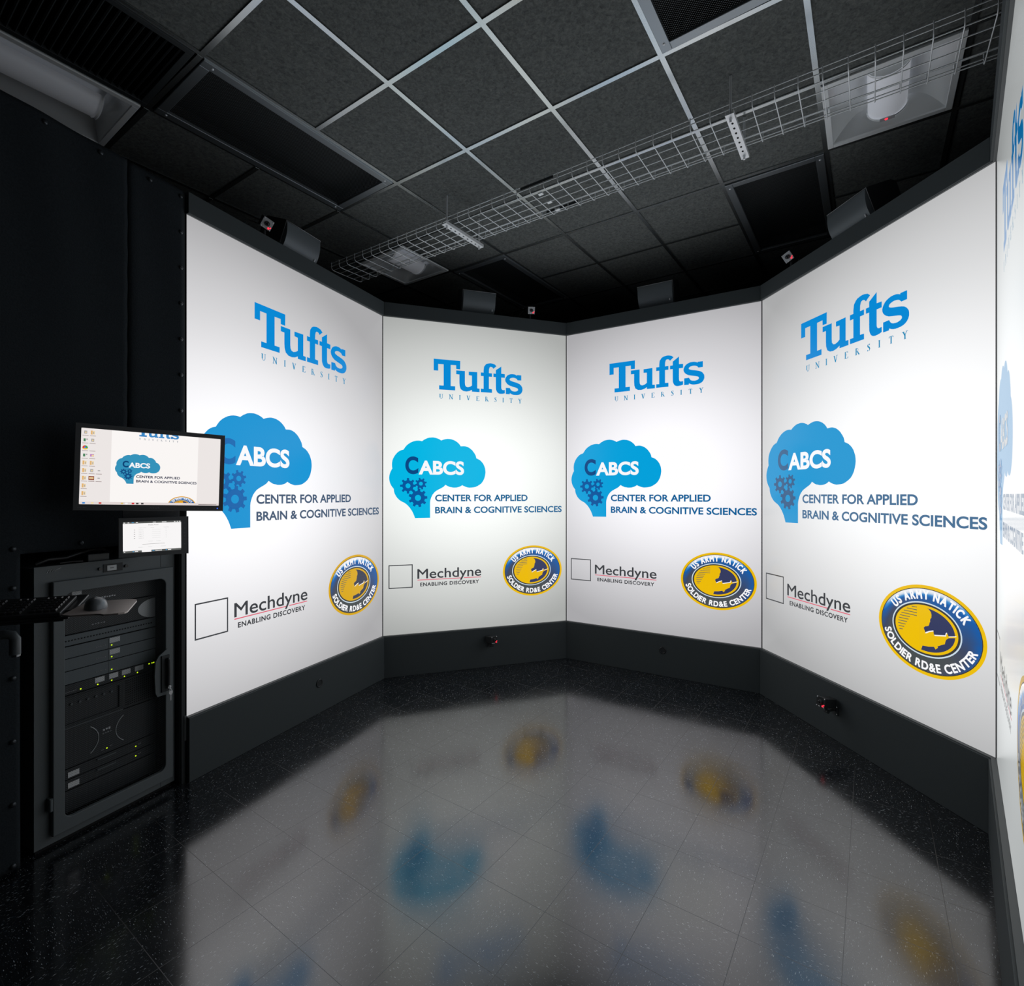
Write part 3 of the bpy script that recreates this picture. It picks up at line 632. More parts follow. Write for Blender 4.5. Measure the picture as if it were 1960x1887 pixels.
b = MB(); b.box(.004, .596, .004, .74, 1.222, 1.23); b.build('top_panel', RACKM, rk)
b = MB(); b.box(.004, .596, .735, .74, .03, 1.222); b.build('back_panel', DARK, rk)
b = MB(); b.box(.01, .59, .01, .72, 0, .03); b.build('plinth', DARK, rk)
b = MB(); rect_ring(b, 0, .6, .018, 1.235, .085, .545, .085, 1.135, .004, -.004, .004, 0, 1); b.build('front_frame', RACKM, rk, bevel=.0015)
b = MB(); b.box(.527, .5285, -.0046, -.0038, 1.17, 1.233); b.build('panel_seam', DARK, rk); b = MB(); b.box(.527, .5285, -.0046, -.0038, .02, .058); b.build('panel_seam', DARK, rk)
d = MB(); rect_ring(d, .055, .574, .058, 1.166, .098, .536, .112, 1.112, .032, -.032, -.012); door = d.build('door', RACKM, rk, bevel=.003); door['label'] = 'door frame with rounded mesh window'
MESHM = perf_material('rack_door_mesh', (120,128,132), .0098, .41)
g = MB(); g.poly([(.098, -.020, .112), (.536, -.020, .112), (.536, -.020, 1.112), (.098, -.020, 1.112)]); g.build('door_mesh', MESHM, door)
hp = []
for x, z in ((.545, .745), (.500, .715), (.484, .69), (.479, .62), (.483, .53), (.492, .508), (.545, .506)): hp.append((x, z))
h = MB(); h.prism(hp[::-1], lambda p: (p[0], -.026, p[1]), lambda p: (p[0], -.0345, p[1])); h.build('handle_plate', RACKM, door, bevel=.002)
h = MB(); h.box(.510, .549, -.042, -.0345, .525, .712); h.box(.513, .520, -.0425, -.042, .53, .70); h.build('handle_recess', BLACK, door, bevel=.002)
h = MB(); h.tube([(.536, -.052, .556), (.536, -.054, .62), (.536, -.052, .692)], .0085, 10); h.dome((.536, -.052, .692), (0, 0, 1), .0085, .008, 10, 3); h.build('handle_lever', SATIN, door)
h = MB(); h.cyl((.541, -.042, .547), (.541, -.056, .547), .0085, mi=0); h.build('lock', CHROME, door)
for z in (1.055, .20):
    h = MB(); h.box(.043, .055, -.030, -.004, z-.028, z+.028); h.cyl((.047, -.030, z-.026), (.047, -.030, z+.026), .006, seg=10); h.build('hinge', RACKM, rk)
h = MB(); h.box(.262, .345, -.0065, -.004, 1.178, 1.216); h.box(.278, .318, -.0072, -.0065, 1.184, 1.209, 1); h.box(.29, .306, -.0075, -.0072, 1.194, 1.199, 2); lb = h.build('label_holder', [BLACK, LABELM, INK], rk); lb['label'] = 'black label holder with a small white label'
for x in (.247, .360):
    h = MB(); h.cyl((x, -.004, 1.197), (x, -.013, 1.197), .0075, seg=14); h.build('thumb_screw', SATIN, rk)
h = MB(); pts = [(.044, 1.205), (.052, 1.219), (.053, 1.206), (.061, 1.219), (.063, 1.208), (.070, 1.218), (.073, 1.211), (.080, 1.217), (.096, 1.223)]
h.tube([(x, -.0048, z) for x, z in pts], .0011, 5); sc = h.build('maker_script', INKW, rk); sc['label'] = 'white handwritten-style lettering'
h = MB(); h.tube([(.055, -.0048, .040), (.062, -.0048, .044), (.125, -.0048, .050)], .0007, 5); h.build('scratch', INK, rk)
k = MB(); k.tube([(.541, -.058, .540), (.5455, -.061, .533), (.546, -.062, .526), (.541, -.062, .523), (.536, -.062, .527), (.537, -.061, .535)], .0012, 6, closed=True)
k.prism([(.533, .528), (.549, .528), (.551, .518), (.546, .508), (.543, .508), (.543, .478), (.539, .478), (.539, .508), (.535, .510), (.531, .518)], lambda p: (p[0], -.0625, p[1]), lambda p: (p[0], -.0645, p[1]))
k.cyl((.541, -.056, .547), (.541, -.060, .547), .004, seg=10)
o = k.build('key', CHROME, M=RM); tag(o, 'small chrome key hanging from the lock of the rack door', 'key')

# units inside the rack, each its own thing
UX0, UX1, UY = .062, .538, .055
FACE = pbr('unit_face_grey', (110,119,123), .5, bump=(300, .05, .1)); FACEK = pbr('unit_face_black', (48,51,54), .45)
def unit(label, z0, z1, face, seam=True, depth=.5):
    t = thing('rack_unit', label, 'rack equipment', M=RM @ Matrix.Translation((0, UY, z0)), group='units mounted behind the mesh door of the rack')
    b = MB(); b.box(UX0+.02, UX1-.02, .004, depth, .001, z1-z0-.001); b.build('chassis', DARK, t)
    b = MB(); b.box(UX0, UX1, -.002, .004, .001, z1-z0-.001); b.build('face_plate', face, t, bevel=.001)
    return t
def add_label(t, x, z, w=.040, h=.022):
    b = MB(); b.box(x, x+w, -.0035, -.002, z, z+h); b.build('paper_label', LABELM, t)
def add_led(t, x, z, m=GREEN_LED, r=.0032):
    b = MB(); b.dome((x, -.002, z), (0, -1, 0), r, .0025, 8, 3, 0); b.build('status_light', m, t)
def scribble(t, name, x, z, w, h=.007, n=5, m=INKW):
    b = MB(); s = w/n
    for q in range(n): b.box(x+q*s, x+q*s+s*.62, -.0032, -.002, z+h*.15*(q % 2), z+h*(.75+.25*((q*7) % 3)/2)); 
    b.build(name, m, t)
t = unit('black switch at the top of the rack, half hidden by the mouse platform', 1.02, 1.108, FACEK); add_label(t, .165, .062, .038, .02); scribble(t, 'printed_name', .275, .028, .075, .008, 7)
t = unit('black unit with a silver fan opening, under the topmost switch', .905, 1.016, FACEK)
f = MB(); n = 24
for k in range(n):
    a0, a1 = PI*.5+PI*k/n, PI*.5+PI*(k+1)/n
    f.add([(.535, -.004, .050), (.535+.085*math.cos(a0), -.0035, .050+.05*math.sin(a0)), (.535+.085*math.cos(a1), -.0035, .050+.05*math.sin(a1))], [(0, 1, 2)])
f.build('fan_grille', pbr('bright_fan_grille', (190,195,198), .4, metal=.5), t); scribble(t, 'printed_name', .245, .022, .06, .007, 5, INK)
t = unit('plain grey vented unit above the three labelled computers', .853, .901, FACE)
b = MB()
for k in range(36): b.box(.075+k*.0125, .082+k*.0125, -.0026, -.002, .020, .026)
b.build('vent_slots', DARK, t)
for z0, z1, lb, two in ((.795, .849, 'topmost of three grey rack computers with white labels', 0), (.738, .793, 'middle of three grey rack computers with white labels', 1), (.676, .736, 'lowest of three grey rack computers, above the black network switch', 2)):
    t = unit(lb, z0, z1, FACE); add_label(t, UX0+.038, .008, .022, .026); scribble(t, 'printed_name', .262, .020, .045, .006, 5, INK)
    b = MB(); b.box(.3155, .3165, -.0026, -.002, .002, z1-z0-.004); b.build('bay_seam', DARK, t)
    if two < 2: add_label(t, .320, .026, .046, .024)
    add_led(t, .330, .015); scribble(t, 'button_marks', .338, .010, .02, .005, 3, INK)
t = unit('black network switch with a row of white labels and green lights', .628, .674, FACEK)
for x in (.258, .318, .375, .436): add_label(t, x, .018, .040, .024); add_led(t, x+.012, .009)
for x in (.505, .520, .529): add_led(t, x, .036, r=.003)
add_led(t, .20, .012); add_led(t, .105, .010, r=.006); scribble(t, 'printed_name', .14, .012, .045, .004, 6, INK)
t = unit('black storage server with a row of drive knobs and a vented right half', .476, .624, FACEK)
b = MB(); rect_ring(b, .066, .375, .006, .142, .075, .360, .020, .130, .004, -.010, -.002, 0, 2); b.build('bezel', BLACK, t)
for k in range(8):
    b = MB(); x = .095+k*.033; b.cyl((x, -.002, .108), (x, -.010, .108), .0065, .005, 12); b.build('drive_latch', GREY, t)
b = MB()
for r_ in range(11):
    for c in range(14): b.box(.392+c*.0098, .3975+c*.0098, -.0026, -.002, .012+r_*.012, .019+r_*.012)
b.build('vent_holes', DARK, t); add_led(t, .088, .018, BLUE_LED)
b = MB(); b.box(.066, .375, -.013, -.002, -.002+.003, .006); b.build('front_lip', GREY, t)
t = unit('black amplifier with two silver arcs on its front', .292, .472, FACEK)
for cx, s in ((.145, 1), (.475, -1)):
    b = MB(); b.tube([(cx+s*.128*math.cos(a), -.003, .092+.092*math.sin(a)) for a in [(-.75+1.5*k/16) for k in range(17)]], .0022, 6); b.build('silver_arc', pbr('bright_arc', (215,220,222), .35, metal=.4), t)
scribble(t, 'printed_name', .292, .112, .036, .010, 3); scribble(t, 'printed_model', .290, .097, .042, .005, 4, INK); add_led(t, .309, .022)
scribble(t, 'button_marks', .285, .020, .012, .004, 2, INK); scribble(t, 'button_marks', .322, .026, .012, .004, 2, INK)
for z0, z1, lb in ((.241, .288, 'upper of the two thin black units at the bottom of the rack'), (.192, .238, 'lower of the two thin black units at the bottom of the rack')):
    t = unit(lb, z0, z1, FACEK); add_label(t, .150, .008, .044, .024); add_led(t, .440, .022); scribble(t, 'button_marks', .452, .026, .016, .004, 2, INK)
    b = MB(); b.box(.265, .345, -.010, -.002, .034, .040); b.build('pull_lip', GREY, t)
t = unit('plain black blanking panel at the very bottom of the rack', .090, .188, FACEK)

# things lying on the rack
b = MB(); b.box(-.045, .045, -.03, .03, 0, .036); o = b.build('junction_box', GREY, M=RM @ Matrix.Translation((.262, .06, 1.2305)), bevel=.003); tag(o, 'small grey box lying on top of the equipment rack', 'box')
b = MB(); b.tube([(.02, .03, 1.245), (.06, .02, 1.262), (.13, .028, 1.262), (.19, .05, 1.275), (.26, .085, 1.284), (.33, .13, 1.278), (.40, .2, 1.25)], .0085, 8)
b.tube([(.10, .016, 1.241), (.15, .014, 1.243), (.19, .020, 1.2395)], .005, 6)
o = b.build('cable_bundle', PLASTIC, M=RM); tag(o, 'black cable bundle draped across the top of the rack', 'cable')

# ------------------------------------------------------------------ monitor, touch panel and their mount
TXT = pbr('screen_text_grey', (5,5,5), .4, emit=(120,118,118))
MON_M = Matrix.Translation((-1.648, 2.331, 1.659)) @ Matrix.Rotation(math.radians(39.3), 4, 'Z') @ Matrix.Rotation(.026, 4, 'Y')
mo = thing('computer_monitor', 'black desktop monitor showing the blue brain logo and rows of icons', 'monitor', M=MON_M)
W2, H2 = .278, .185
b = MB(); rect_ring(b, -W2, W2, -H2, H2, -W2+.0195, W2-.0185, -H2+.026, H2-.0195, .0015, -.016, .004, 0, 1); b.build('bezel', HOUSING, mo, bevel=.002)
b = MB(); b.box(-W2+.004, W2-.004, .004, .030, -H2+.004, H2-.004); b.box(-.16, .16, .030, .055, -.11, .11); b.build('rear_housing', PLASTIC, mo, bevel=.004)
X0, X1, Z0, Z1 = -W2+.0195, W2-.0185, -H2+.026, H2-.0195
def shown(n, c, s=1.): 
    m = pbr(n, (6,6,6), .25, emit=c, es=s); return m
sw = X1-X0; sh = Z1-Z0
b = MB(); sy = -.010
def rect(mb, x0, x1, z0, z1, lay, mi): mb.poly([(x0, sy-.0002*lay, z0), (x1, sy-.0002*lay, z0), (x1, sy-.0002*lay, z1), (x0, sy-.0002*lay, z1)], mi)
sx0, sx1 = X0+.196*sw, X0+.822*sw
rect(b, X0, X1, Z0, Z1, 0, 0); rect(b, sx0, sx1, Z0+.011, Z1, 1, 1); rect(b, X0, X1, Z0, Z0+.011, 1, 2)
for k, cm_ in ((.02, 3), (.075, 4), (.125, 5), (.27, 6), (.30, 7), (.345, 8), (.375, 9), (.41, 9)):
    rect(b, X0+k*sw, X0+k*sw+.009, Z0+.002, Z0+.009, 2, cm_)
rect(b, X1-.085, X1-.01, Z0+.0035, Z0+.0055, 2, 9)
mats = [shown('desktop_grey', (236,230,228)), shown('slide_white', (250,246,244)), shown('taskbar_grey', (226,216,214)), shown('icon_blue', (70,140,210)), shown('icon_cream', (240,220,170)), shown('icon_red', (206,70,60)),
        shown('icon_tan', (220,190,120)), shown('icon_pale', (245,245,245)), shown('icon_crimson', (214,40,50)), shown('icon_dark', (70,66,66))]
scr = b.build('screen', mats, mo); scr['label'] = 'lit desktop picture'
T = lambda x, z: (sx0+x*.1925+.004, (z+.198)*.19 + Z1-.2313)
mm_ = picture_mats(0, {'brain_blue': (52,146,186), 'text_blue': (28,40,72), 'navy': (14,66,116), 'gear_blue': (20,78,132), 'word_blue': (58,134,196), 'word_teal': (130,140,150), 'gold': (232,168,40)})
# the desktop crops the slide: the wordmark at the top, the emblem at the bottom
for nm, layers in SLIDE:
    if nm == 'company_wordmark': continue
    o = slide_part(nm, layers, mm_, T, .0003, 'mon', scr, clip=(sx0, sx1, Z0+.0112, Z1))
    if o: o.location = (0, sy-.0004, 0)
ic = MB(); rows = [(0, [9, 6, 5, 4]), (1, [4, 9]), (2, [3]), ]
random.seed(9)
icm = [shown('folder_tan', (226,180,116)), shown('folder_pale', (240,214,160)), shown('icon_grey', (168,166,166)), shown('icon_green', (70,130,90)), shown('icon_brown', (150,84,60)), shown('caption_grey', (150,132,130)),
       shown('ring_red', (220,66,50)), shown('ring_yellow', (246,200,40)), shown('ring_green', (50,160,80)), shown('ring_blue', (66,130,230)), shown('icon_mauve', (186,120,190))]
def icon(c, r, kind):
    x = X0+.014+c*.024; z = Z1-.018-r*.0325; y = sy-.0006
    def q(x0, x1, z0, z1, mi, l=0): ic.poly([(x+x0, y-.0002*l, z+z0), (x+x1, y-.0002*l, z+z0), (x+x1, y-.0002*l, z+z1), (x+x0, y-.0002*l, z+z1)], mi)
    if kind == 'folder': q(-.007, -.001, -.008, .009, 0); q(0, .006, -.007, .008, 1); q(.001, .004, -.005, .004, 2, 1)
    elif kind == 'sheet': q(-.006, .001, -.006, .006, 3); q(.003, .008, 0, .006, 2)
    elif kind == 'ring':
        for k in range(3):
            P = [(.009*math.cos(a), .009*math.sin(a)) for a in [PI/2+2*PI*k/3+2*PI/3*s/8 for s in range(9)]]
            ic.poly([(x, y, z)]+[(x+a, y, z+c_) for a, c_ in P], 6+k)
        ic.poly([(x+.0036*math.cos(2*PI*s/12), y-.0002, z+.0036*math.sin(2*PI*s/12)) for s in range(12)], 9)
    elif kind == 'photo': q(-.010, .009, -.008, .009, 4); q(-.008, .007, -.002, .004, 1, 1)
    elif kind == 'misc': q(-.007, .006, -.005, .006, 10); q(-.002, .006, -.004, .003, 1, 1)
    elif kind == 'mark': q(-.004, .004, -.001, .003, 2)
    elif kind == 'tool': q(-.005, .005, -.006, .007, 2); q(-.002, .003, -.003, .003, 1, 1)
    q(-.010, .010, -.0145, -.0125, 5)
for r, (a, bk) in enumerate([('tool', 'folder'), ('sheet', 'tool'), ('ring', None), ('sheet', 'misc'), ('folder', 'folder'), ('folder', 'tool'), ('folder', 'photo'), ('folder', None), ('folder', None)]):
    icon(0, r, a)
    if bk: icon(1, r, bk)
    elif r == 2: icon(1, r, '')
icon(2, 5, 'mark'); icon(2, 6, 'mark')
ic.build('desktop_icons', icm, scr)
def printed(name, body, m, parent, x0, x1, base, cap, y, offset=0., space=1.):
    mb = MB()
    for p in fit_cap(body, x0, x1, base, cap, offset, space): mb.poly([(x, y, z) for x, z in p])
    return mb.build(name, m, parent)
printed('maker_name', 'ASUS', INK, mo, -.016, .022, -H2+.010, -H2+.0165, -.0165, .02, 1.2)
printed('port_mark', 'HDMI', INK, mo, -W2+.016, -W2+.044, -H2+.0105, -H2+.0145, -.0165, .01, 1.1)
b = MB()
for k in range(6): b.box(.155+k*.0165, .1605+k*.0165, -.0168, -.016, -H2+.012, -H2+.0138)
b.build('button_marks', INK, mo)
b = MB(); b.dome((.253, -.016, -H2+.013), (0, -1, 0), .0026, .0015, 8, 2); b.build('power_light', BLUE_LED, mo)

TAB_M = Matrix.Translation((-1.689, 2.3765, 1.353)) @ Matrix.Rotation(math.radians(43.4), 4, 'Z') @ Matrix.Rotation(-.004, 4, 'Y')
tb = thing('touch_panel', 'small bright white touch panel mounted below the desktop monitor', 'touch panel', M=TAB_M)
w, h = .1115, .070
b = MB(); rect_ring(b, -w-.016, w+.030, -h-.020, h+.019, -w, w, -h, h, .002, -.013, .002, 0, 1); b.box(-w-.014, w+.028, .002, .018, -h-.018, h+.017); b.build('casing', HOUSING, tb, bevel=.002)
b = MB(); sy = -.008
tm = [shown('panel_white', (252,250,250), .96), shown('panel_bar_dark', (92,94,92)), shown('panel_grey', (205,204,204)), shown('panel_blue', (70,160,215)), shown('panel_ink', (130,128,128)), shown('panel_bar_white', (250,250,250))]
rect(b, -w, w, -h, h, 0, 0); rect(b, -w, w, h-.0075, h, 1, 1); rect(b, -w, w, -h, -h+.0085, 1, 1); rect(b, -.042, -.006, -h, -h+.0085, 2, 0)
for x0, x1, mi in ((-.109, -.103, 5), (-.094, -.088, 5), (-.079, -.071, 3), (-.064, -.056, 5), (0, .012, 5), (.035, .053, 5), (.083, .089, 5), (.094, .099, 5), (.103, .109, 5)): rect(b, x0, x1, h-.005, h-.0025, 3, mi)
for x0, x1, mi in ((-.108, -.103, 5), (-.076, -.071, 3), (-.068, -.056, 5), (-.002, .006, 3), (.009, .035, 5), (.05, .055, 3), (.058, .071, 5)): rect(b, x0, x1, -h+.003, -h+.006, 3, mi)
for r in range(5):
    z = .0325-r*.0095
    rect(b, -.071, -.067, z-.001, z+.001, 2, 4); rect(b, -.003, .030, z-.0004, z+.0004, 2, 2); rect(b, .050, .053, z-.0008, z+.0008, 2, 2)
for x0, x1, z, mi in ((-.018, 0, -.0215, 2), (.013, .030, -.0215, 2), (-.040, .046, -.034, 4), (-.055, -.038, -.047, 2), (-.018, -.003, -.047, 2), (.03, .05, -.047, 2)): rect(b, x0, x1, z-.0006, z+.0006, 2, mi)
scr = b.build('screen', tm, tb); scr['label'] = 'bright white menu page'
printed('page_title', 'Display Power', tm[4], scr, -.017, .023, .0565-.004, .0565, sy-.0008, .01)
for r in range(5): printed('list_entry', 'Projector %d' % (r+1), tm[4], scr, -.053, -.035, .0313-r*.0095, .0337-r*.0095, sy-.0008)
for s, x0, x1 in (('Projector Name', -.053, -.026), ('Power', -.008, .005), ('Lamp Hours', .043, .062)): printed('column_heading', s, tm[4], scr, x0, x1, .0405, .0428, sy-.0008)
b = MB()
for k, z in enumerate((.058, .033, .010, -.005, -.02, -.043)): b.cyl((w+.014, -.013, z), (w+.014, -.0145, z), .0018, seg=8)
b.build('side_buttons', INK, tb)
printed('maker_name', 'CRESTRON', INK, tb, -.012, .020, -h-.0105, -h-.008, -.0135)
MT_M = Matrix.Translation((-1.817, 2.36, 0)) @ Matrix.Rotation(math.radians(39.7), 4, 'Z')
mt = thing('display_mount', 'black mounting plate holding the desktop monitor above the touch panel', 'mount', M=MT_M)
b = MB(); b.box(0, .222, 0, .014, 1.262, 1.70); b.build('plate', HOUSING, mt, bevel=.002)
b = MB(); b.box(.222, .247, .004, .03, 1.262, 1.70); b.build('side_rail', DARK, mt, bevel=.002)
b = MB(); b.box(.09, .14, .014, .20, 1.262, 1.292); b.build('wall_arm', DARK, mt)
for z in (1.66, 1.36):
    b = MB(); b.box(.07, .15, -.075 if z > 1.5 else -.050, 0, z-.04, z+.04); b.build('spacer_block', DARK, mt)

# ------------------------------------------------------------------ keyboard arm
KT = math.radians(12.5)
KB_M = Matrix.Translation((-1.666, 1.867, 1.110)) @ Matrix.Rotation(math.radians(23.5), 4, 'Z')
kt = thing('keyboard_tray', 'black swing-arm tray carrying the keyboard and the mouse in front of the rack', 'keyboard tray', M=KB_M)
TL = Matrix.Rotation(KT, 4, 'X')
b = MB(); b.box(-.50, .024, -.004, .212, -.022, -.012, M=TL); b.build('keyboard_platform', SATIN, kt, bevel=.004)
b = MB(); b.box(-.49, .010, -.006, .030, -.028, -.022, M=TL); b.build('front_rail', BLACK, kt, bevel=.003)
pp = [(.030, -.075), (.060, -.098), (.130, -.100), (.150, -.108), (.162, -.124), (.205, -.122), (.222, -.112), (.226, -.095), (.204, .120), (.196, .150), (.176, .166), (.150, .170), (.030, .165)]
b = MB(); b.prism(pp, lambda p: (p[0], p[1], .004), lambda p: (p[0], p[1], .0095)); o = b.build('mouse_platform', pbr('brushed_bronze_grey', (196,186,182), .38, metal=.6), kt, bevel=.0015); o['label'] = 'brushed grey metal mouse plate'
b = MB(); b.box(-.03, .06, .05, .10, -.016, .003); b.build('platform_bracket', BLACK, kt)
b = MB(); b.tube([(-.42, .108, -.082), (-.195, .108, -.082), (-.176, .108, -.086), (-.167, .108, -.100), (-.167, .108, -.158)], .0168, 12); b.build('support_arm', pbr('dark_grey_arm', (96,102,106), .4), kt)
b = MB(); b.cyl((-.167, .108, -.158), (-.167, .108, -.166), .0165, .0150, 16); b.build('arm_end_ring', CHROME, kt)
b = MB(); b.box(-.30, -.26, .09, .125, -.067, .003); b.build('arm_bracket', DARK, kt)
b = MB(); b.cyl((-.42, .108, -1.110), (-.42, .108, -.062), .025, seg=18); b.cyl((-.42, .108, -1.110), (-.42, .108, -1.096), .05, seg=28); b.build('floor_post', BLACK, kt)
kb = thing('computer_keyboard', 'black full-size keyboard tilted on the swing-arm tray', 'keyboard', M=KB_M @ TL)
b = MB(); b.box(-.452, 0, 0, .165, -.0115, .004); b.build('case', PLASTIC, kb, bevel=.004)
b = MB()
for r in range(6):
    for c in range(21):
        x1 = -.016-c*.0205; y0 = .016+r*.0225
        if c in (4, 8): continue
        b.add([(x1-.0175, y0, .004), (x1, y0, .004), (x1, y0+.0185, .004), (x1-.0175, y0+.0185, .004), (x1-.0155, y0+.002, .0105), (x1-.002, y0+.002, .0105), (x1-.002, y0+.0165, .0105), (x1-.0155, y0+.0165, .0105)],
              [(4,5,6,7), (0,1,5,4), (1,2,6,5), (2,3,7,6), (3,0,4,7)])
b.build('key_caps', pbr('black_keycap', (44,44,46), .3), kb)
b = MB(); b.box(-.030, -.024, .151, .157, .004, .0048); b.box(-.045, -.039, .151, .157, .004, .0048); b.build('lock_lights', INKW, kb)
b = MB(); n = 20; m = 8; vs = []; fs = []
for k in range(m+1):
    a = k/m*PI/2
    for q in range(n):
        th = 2*PI*q/n; rx = .034*(1+.05*math.cos(2*th)); ry = .060
        vs.append((rx*math.cos(th)*math.cos(a)**.7, ry*math.sin(th)*math.cos(a)**.55+.004*math.sin(a), .040*math.sin(a)*(1-.12*math.sin(th))))
for k in range(m):
    for q in range(n): fs.append((k*n+q, k*n+(q+1) % n, (k+1)*n+(q+1) % n, (k+1)*n+q))
MS_M = KB_M @ Matrix.Translation((.100, .020, .0097)) @ Matrix.Rotation(math.radians(12), 4, 'Z')
ms = thing('computer_mouse', 'dark grey computer mouse on the brushed metal plate beside the keyboard', 'mouse', M=MS_M)
b.add(vs, fs, 0, True); b.add(vs, [list(range(n))[::-1]], 0); b.build('body', pbr('grey_mouse_plastic', (112,117,121), .3), ms)
b = MB(); b.cyl((-.004, .030, .0262), (.004, .030, .0262), .008, seg=14); b.build('scroll_wheel', BLACK, ms)

# ------------------------------------------------------------------ loudspeakers behind the header boards
def speaker(label, i, u):
    M = wallM(i, u, -.115, 3.300, rx=math.radians(24)); t = thing('loudspeaker', label, 'loudspeaker', M=M, group='black loudspeakers above the screens')
    hw, hh = .156, .118
    prof = [(.18, -.08), (.18, .085), (.15, .108), (.0, hh), (-.030, hh), (-.030, -hh), (0, -hh), (.15, -.10)]
    b = MB(); b.prism(prof, lambda p: (-hw, p[0], p[1]), lambda p: (hw, p[0], p[1])); b.build('cabinet', PLASTIC, t, bevel=.004)
    n = 18; pts = [(-.034-.034*math.cos(PI*(k/n-.5))**.8, -hh+.006+(2*hh-.012)*k/n) for k in range(n+1)]; gw = hw-.006
    g = MB(); vs = [(sx*gw, y, z) for sx in (-1, 1) for y, z in pts]; m = len(pts)
    g.add(vs, [(k, k+1, m+k+1, m+k) for k in range(m-1)], 0, True)
    for sx in (0, 1): g.add(vs+[(-gw, -.030, pts[0][1]), (-gw, -.030, pts[-1][1]), (gw, -.030, pts[0][1]), (gw, -.030, pts[-1][1])], [[sx*m+k for k in range(m)]+[2*m+2*sx+1, 2*m+2*sx]], 0)
    g.build('grille', pbr('speaker_grille_grey', (112,119,123), .42, metal=.2), t)
    f = MB(); e = .002
    f.tube([(-hw+e, -.033, -hh+e), (-hw+e, -.033, hh-e), (hw-e, -.033, hh-e), (hw-e, -.033, -hh+e)], .0024, 5, closed=True); f.build('edge_trim', pbr('pale_edge_highlight', (190,192,194), .4), t)  # pale colour paints in the highlight along the cabinet edge
    y = -.034-.034*math.cos(PI*(.36-.5))**.8
    b = MB(); b.box(hw-.036, hw-.028, y-.006, y+.004, -hh+.078, -hh+.096); b.build('badge', INKW, t)
    b = MB(); b.box(-.03, .03, .0, .05, -.235, -hh+.0005, M=Matrix.Rotation(0, 4, 'X')); b.build('bracket', DARK, t)
speaker('black loudspeaker above the left screen, beside a camera', 0, .872)
speaker('black loudspeaker above the left of the two middle screens', 1, .858)
speaker('black loudspeaker above the right of the two middle screens', 2, .832)
speaker('black loudspeaker above the large right screen', 3, .780)

# ------------------------------------------------------------------ tracking cameras
def tracker(label, M, top, aim_z, aim_x, roll=0.):
    """M: mounting point; the camera looks along -y of M, turned by aim_z and pitched by aim_x"""
    t = thing('tracking_camera', label, 'camera', M=M, group='small tracking cameras with red lights on the screen frames')
    H = Matrix.Translation((0, -.075, .052)) @ Matrix.Rotation(aim_z, 4, 'Z') @ Matrix.Rotation(aim_x, 4, 'X') @ Matrix.Rotation(roll, 4, 'Y')
    if top: H = Matrix.Translation((0, -.02, .088)) @ Matrix.Rotation(aim_z, 4, 'Z') @ Matrix.Rotation(aim_x, 4, 'X') @ Matrix.Rotation(roll, 4, 'Y')
    def put(mb, name, mat, bev=0): return mb.build(name, mat, t, M=H, bevel=bev)
    b = MB(); b.box(-.029, .029, -.028, .060, -.029, .029); put(b, 'housing', PLASTIC, .003)
    pl = pbr('brushed_aluminium', (178,180,182), .45, metal=.55) if top else SATIN
    b = MB(); b.box(-.032, .032, -.033, -.028, -.032, .032); put(b, 'front_plate', pl, .001)
    b = MB(); b.cyl((0, -.033, .002), (0, -.046, .002), .0150, .0135, 20); put(b, 'lens_barrel', BLACK)
    b = MB(); b.dome((0, -.046, .002), (0, -1, 0), .009, .003, 14, 3); put(b, 'lens', pbr('dark_lens', (14,14,18), .08))
    for x in (-.026, .026):
        for z in (-.026, .026):
            b = MB(); b.dome((x, -.033, z), (0, -1, 0), .0042, .003, 8, 3); put(b, 'screw', STEEL)
    b = MB(); b.dome((.017, -.033, -.020), (0, -1, 0), .0062, .005, 10, 3); b.dome((.026, -.033, -.012), (0, -1, 0), .004, .004, 8, 3); put(b, 'indicator_light', RED_LED)
    b = MB(); b.box(-.014, -.002, -.0336, -.033, -.029, -.024); put(b, 'maker_plate', INKW)
    if top:
        b = MB(); b.box(-.03, .03, -.028, .020, 0, .004); b.cyl((0, -.004, .004), (0, -.004, .045), .008, seg=12); b.dome((0, -.004, .045), (0, 0, 1), .012, .012, 12, 4); b.build('mount', BLACK, t)
        b = MB(); b.tube([(0, .040, .095), (-.03, .09, .115), (-.07, .10, .075), (-.09, .08, .02)], .0028, 6); b.build('cable', PLASTIC, t)
    else:
        b = MB(); b.box(-.024, .024, -.006, 0, -.030, .030); b.cyl((0, -.006, .0), (0, -.062, -.004), .007, seg=12); b.cyl((0, -.062, -.012), (0, -.070, .026), .009, seg=12); b.cyl((-.014, -.062, -.004), (.014, -.062, -.004), .011, seg=14); b.build('mount', BLACK, t)
        for z in (-.022, .022):
            b = MB(); b.dome((.016, -.006, z), (0, -1, 0), .004, .003, 8, 3); b.build('mount_screw', STEEL, t)
    return t
TOPZ = ZF
tracker('silver-faced camera with a red light above the left screen', wallM(0, .515, -.015, TOPZ), True, math.radians(-30), math.radians(32), .35)
tracker('silver-faced camera with a red light above the left of the two middle screens', wallM(1, 1.335, -.015, TOPZ), True, math.radians(-6), math.radians(26), -.05)
tracker('silver-faced camera with a red light above the left end of the large right screen', wallM(3, .32, -.015, TOPZ), True, math.radians(30), math.radians(30), -.35)
tracker('black camera on the skirting of the left of the two middle screens', wallM(1, .935, .028, .212), False, math.radians(22), math.radians(-6))
tracker('black camera seen from its side on the skirting of the large right screen', wallM(3, .775, .028, .192), False, math.radians(6), math.radians(-8))
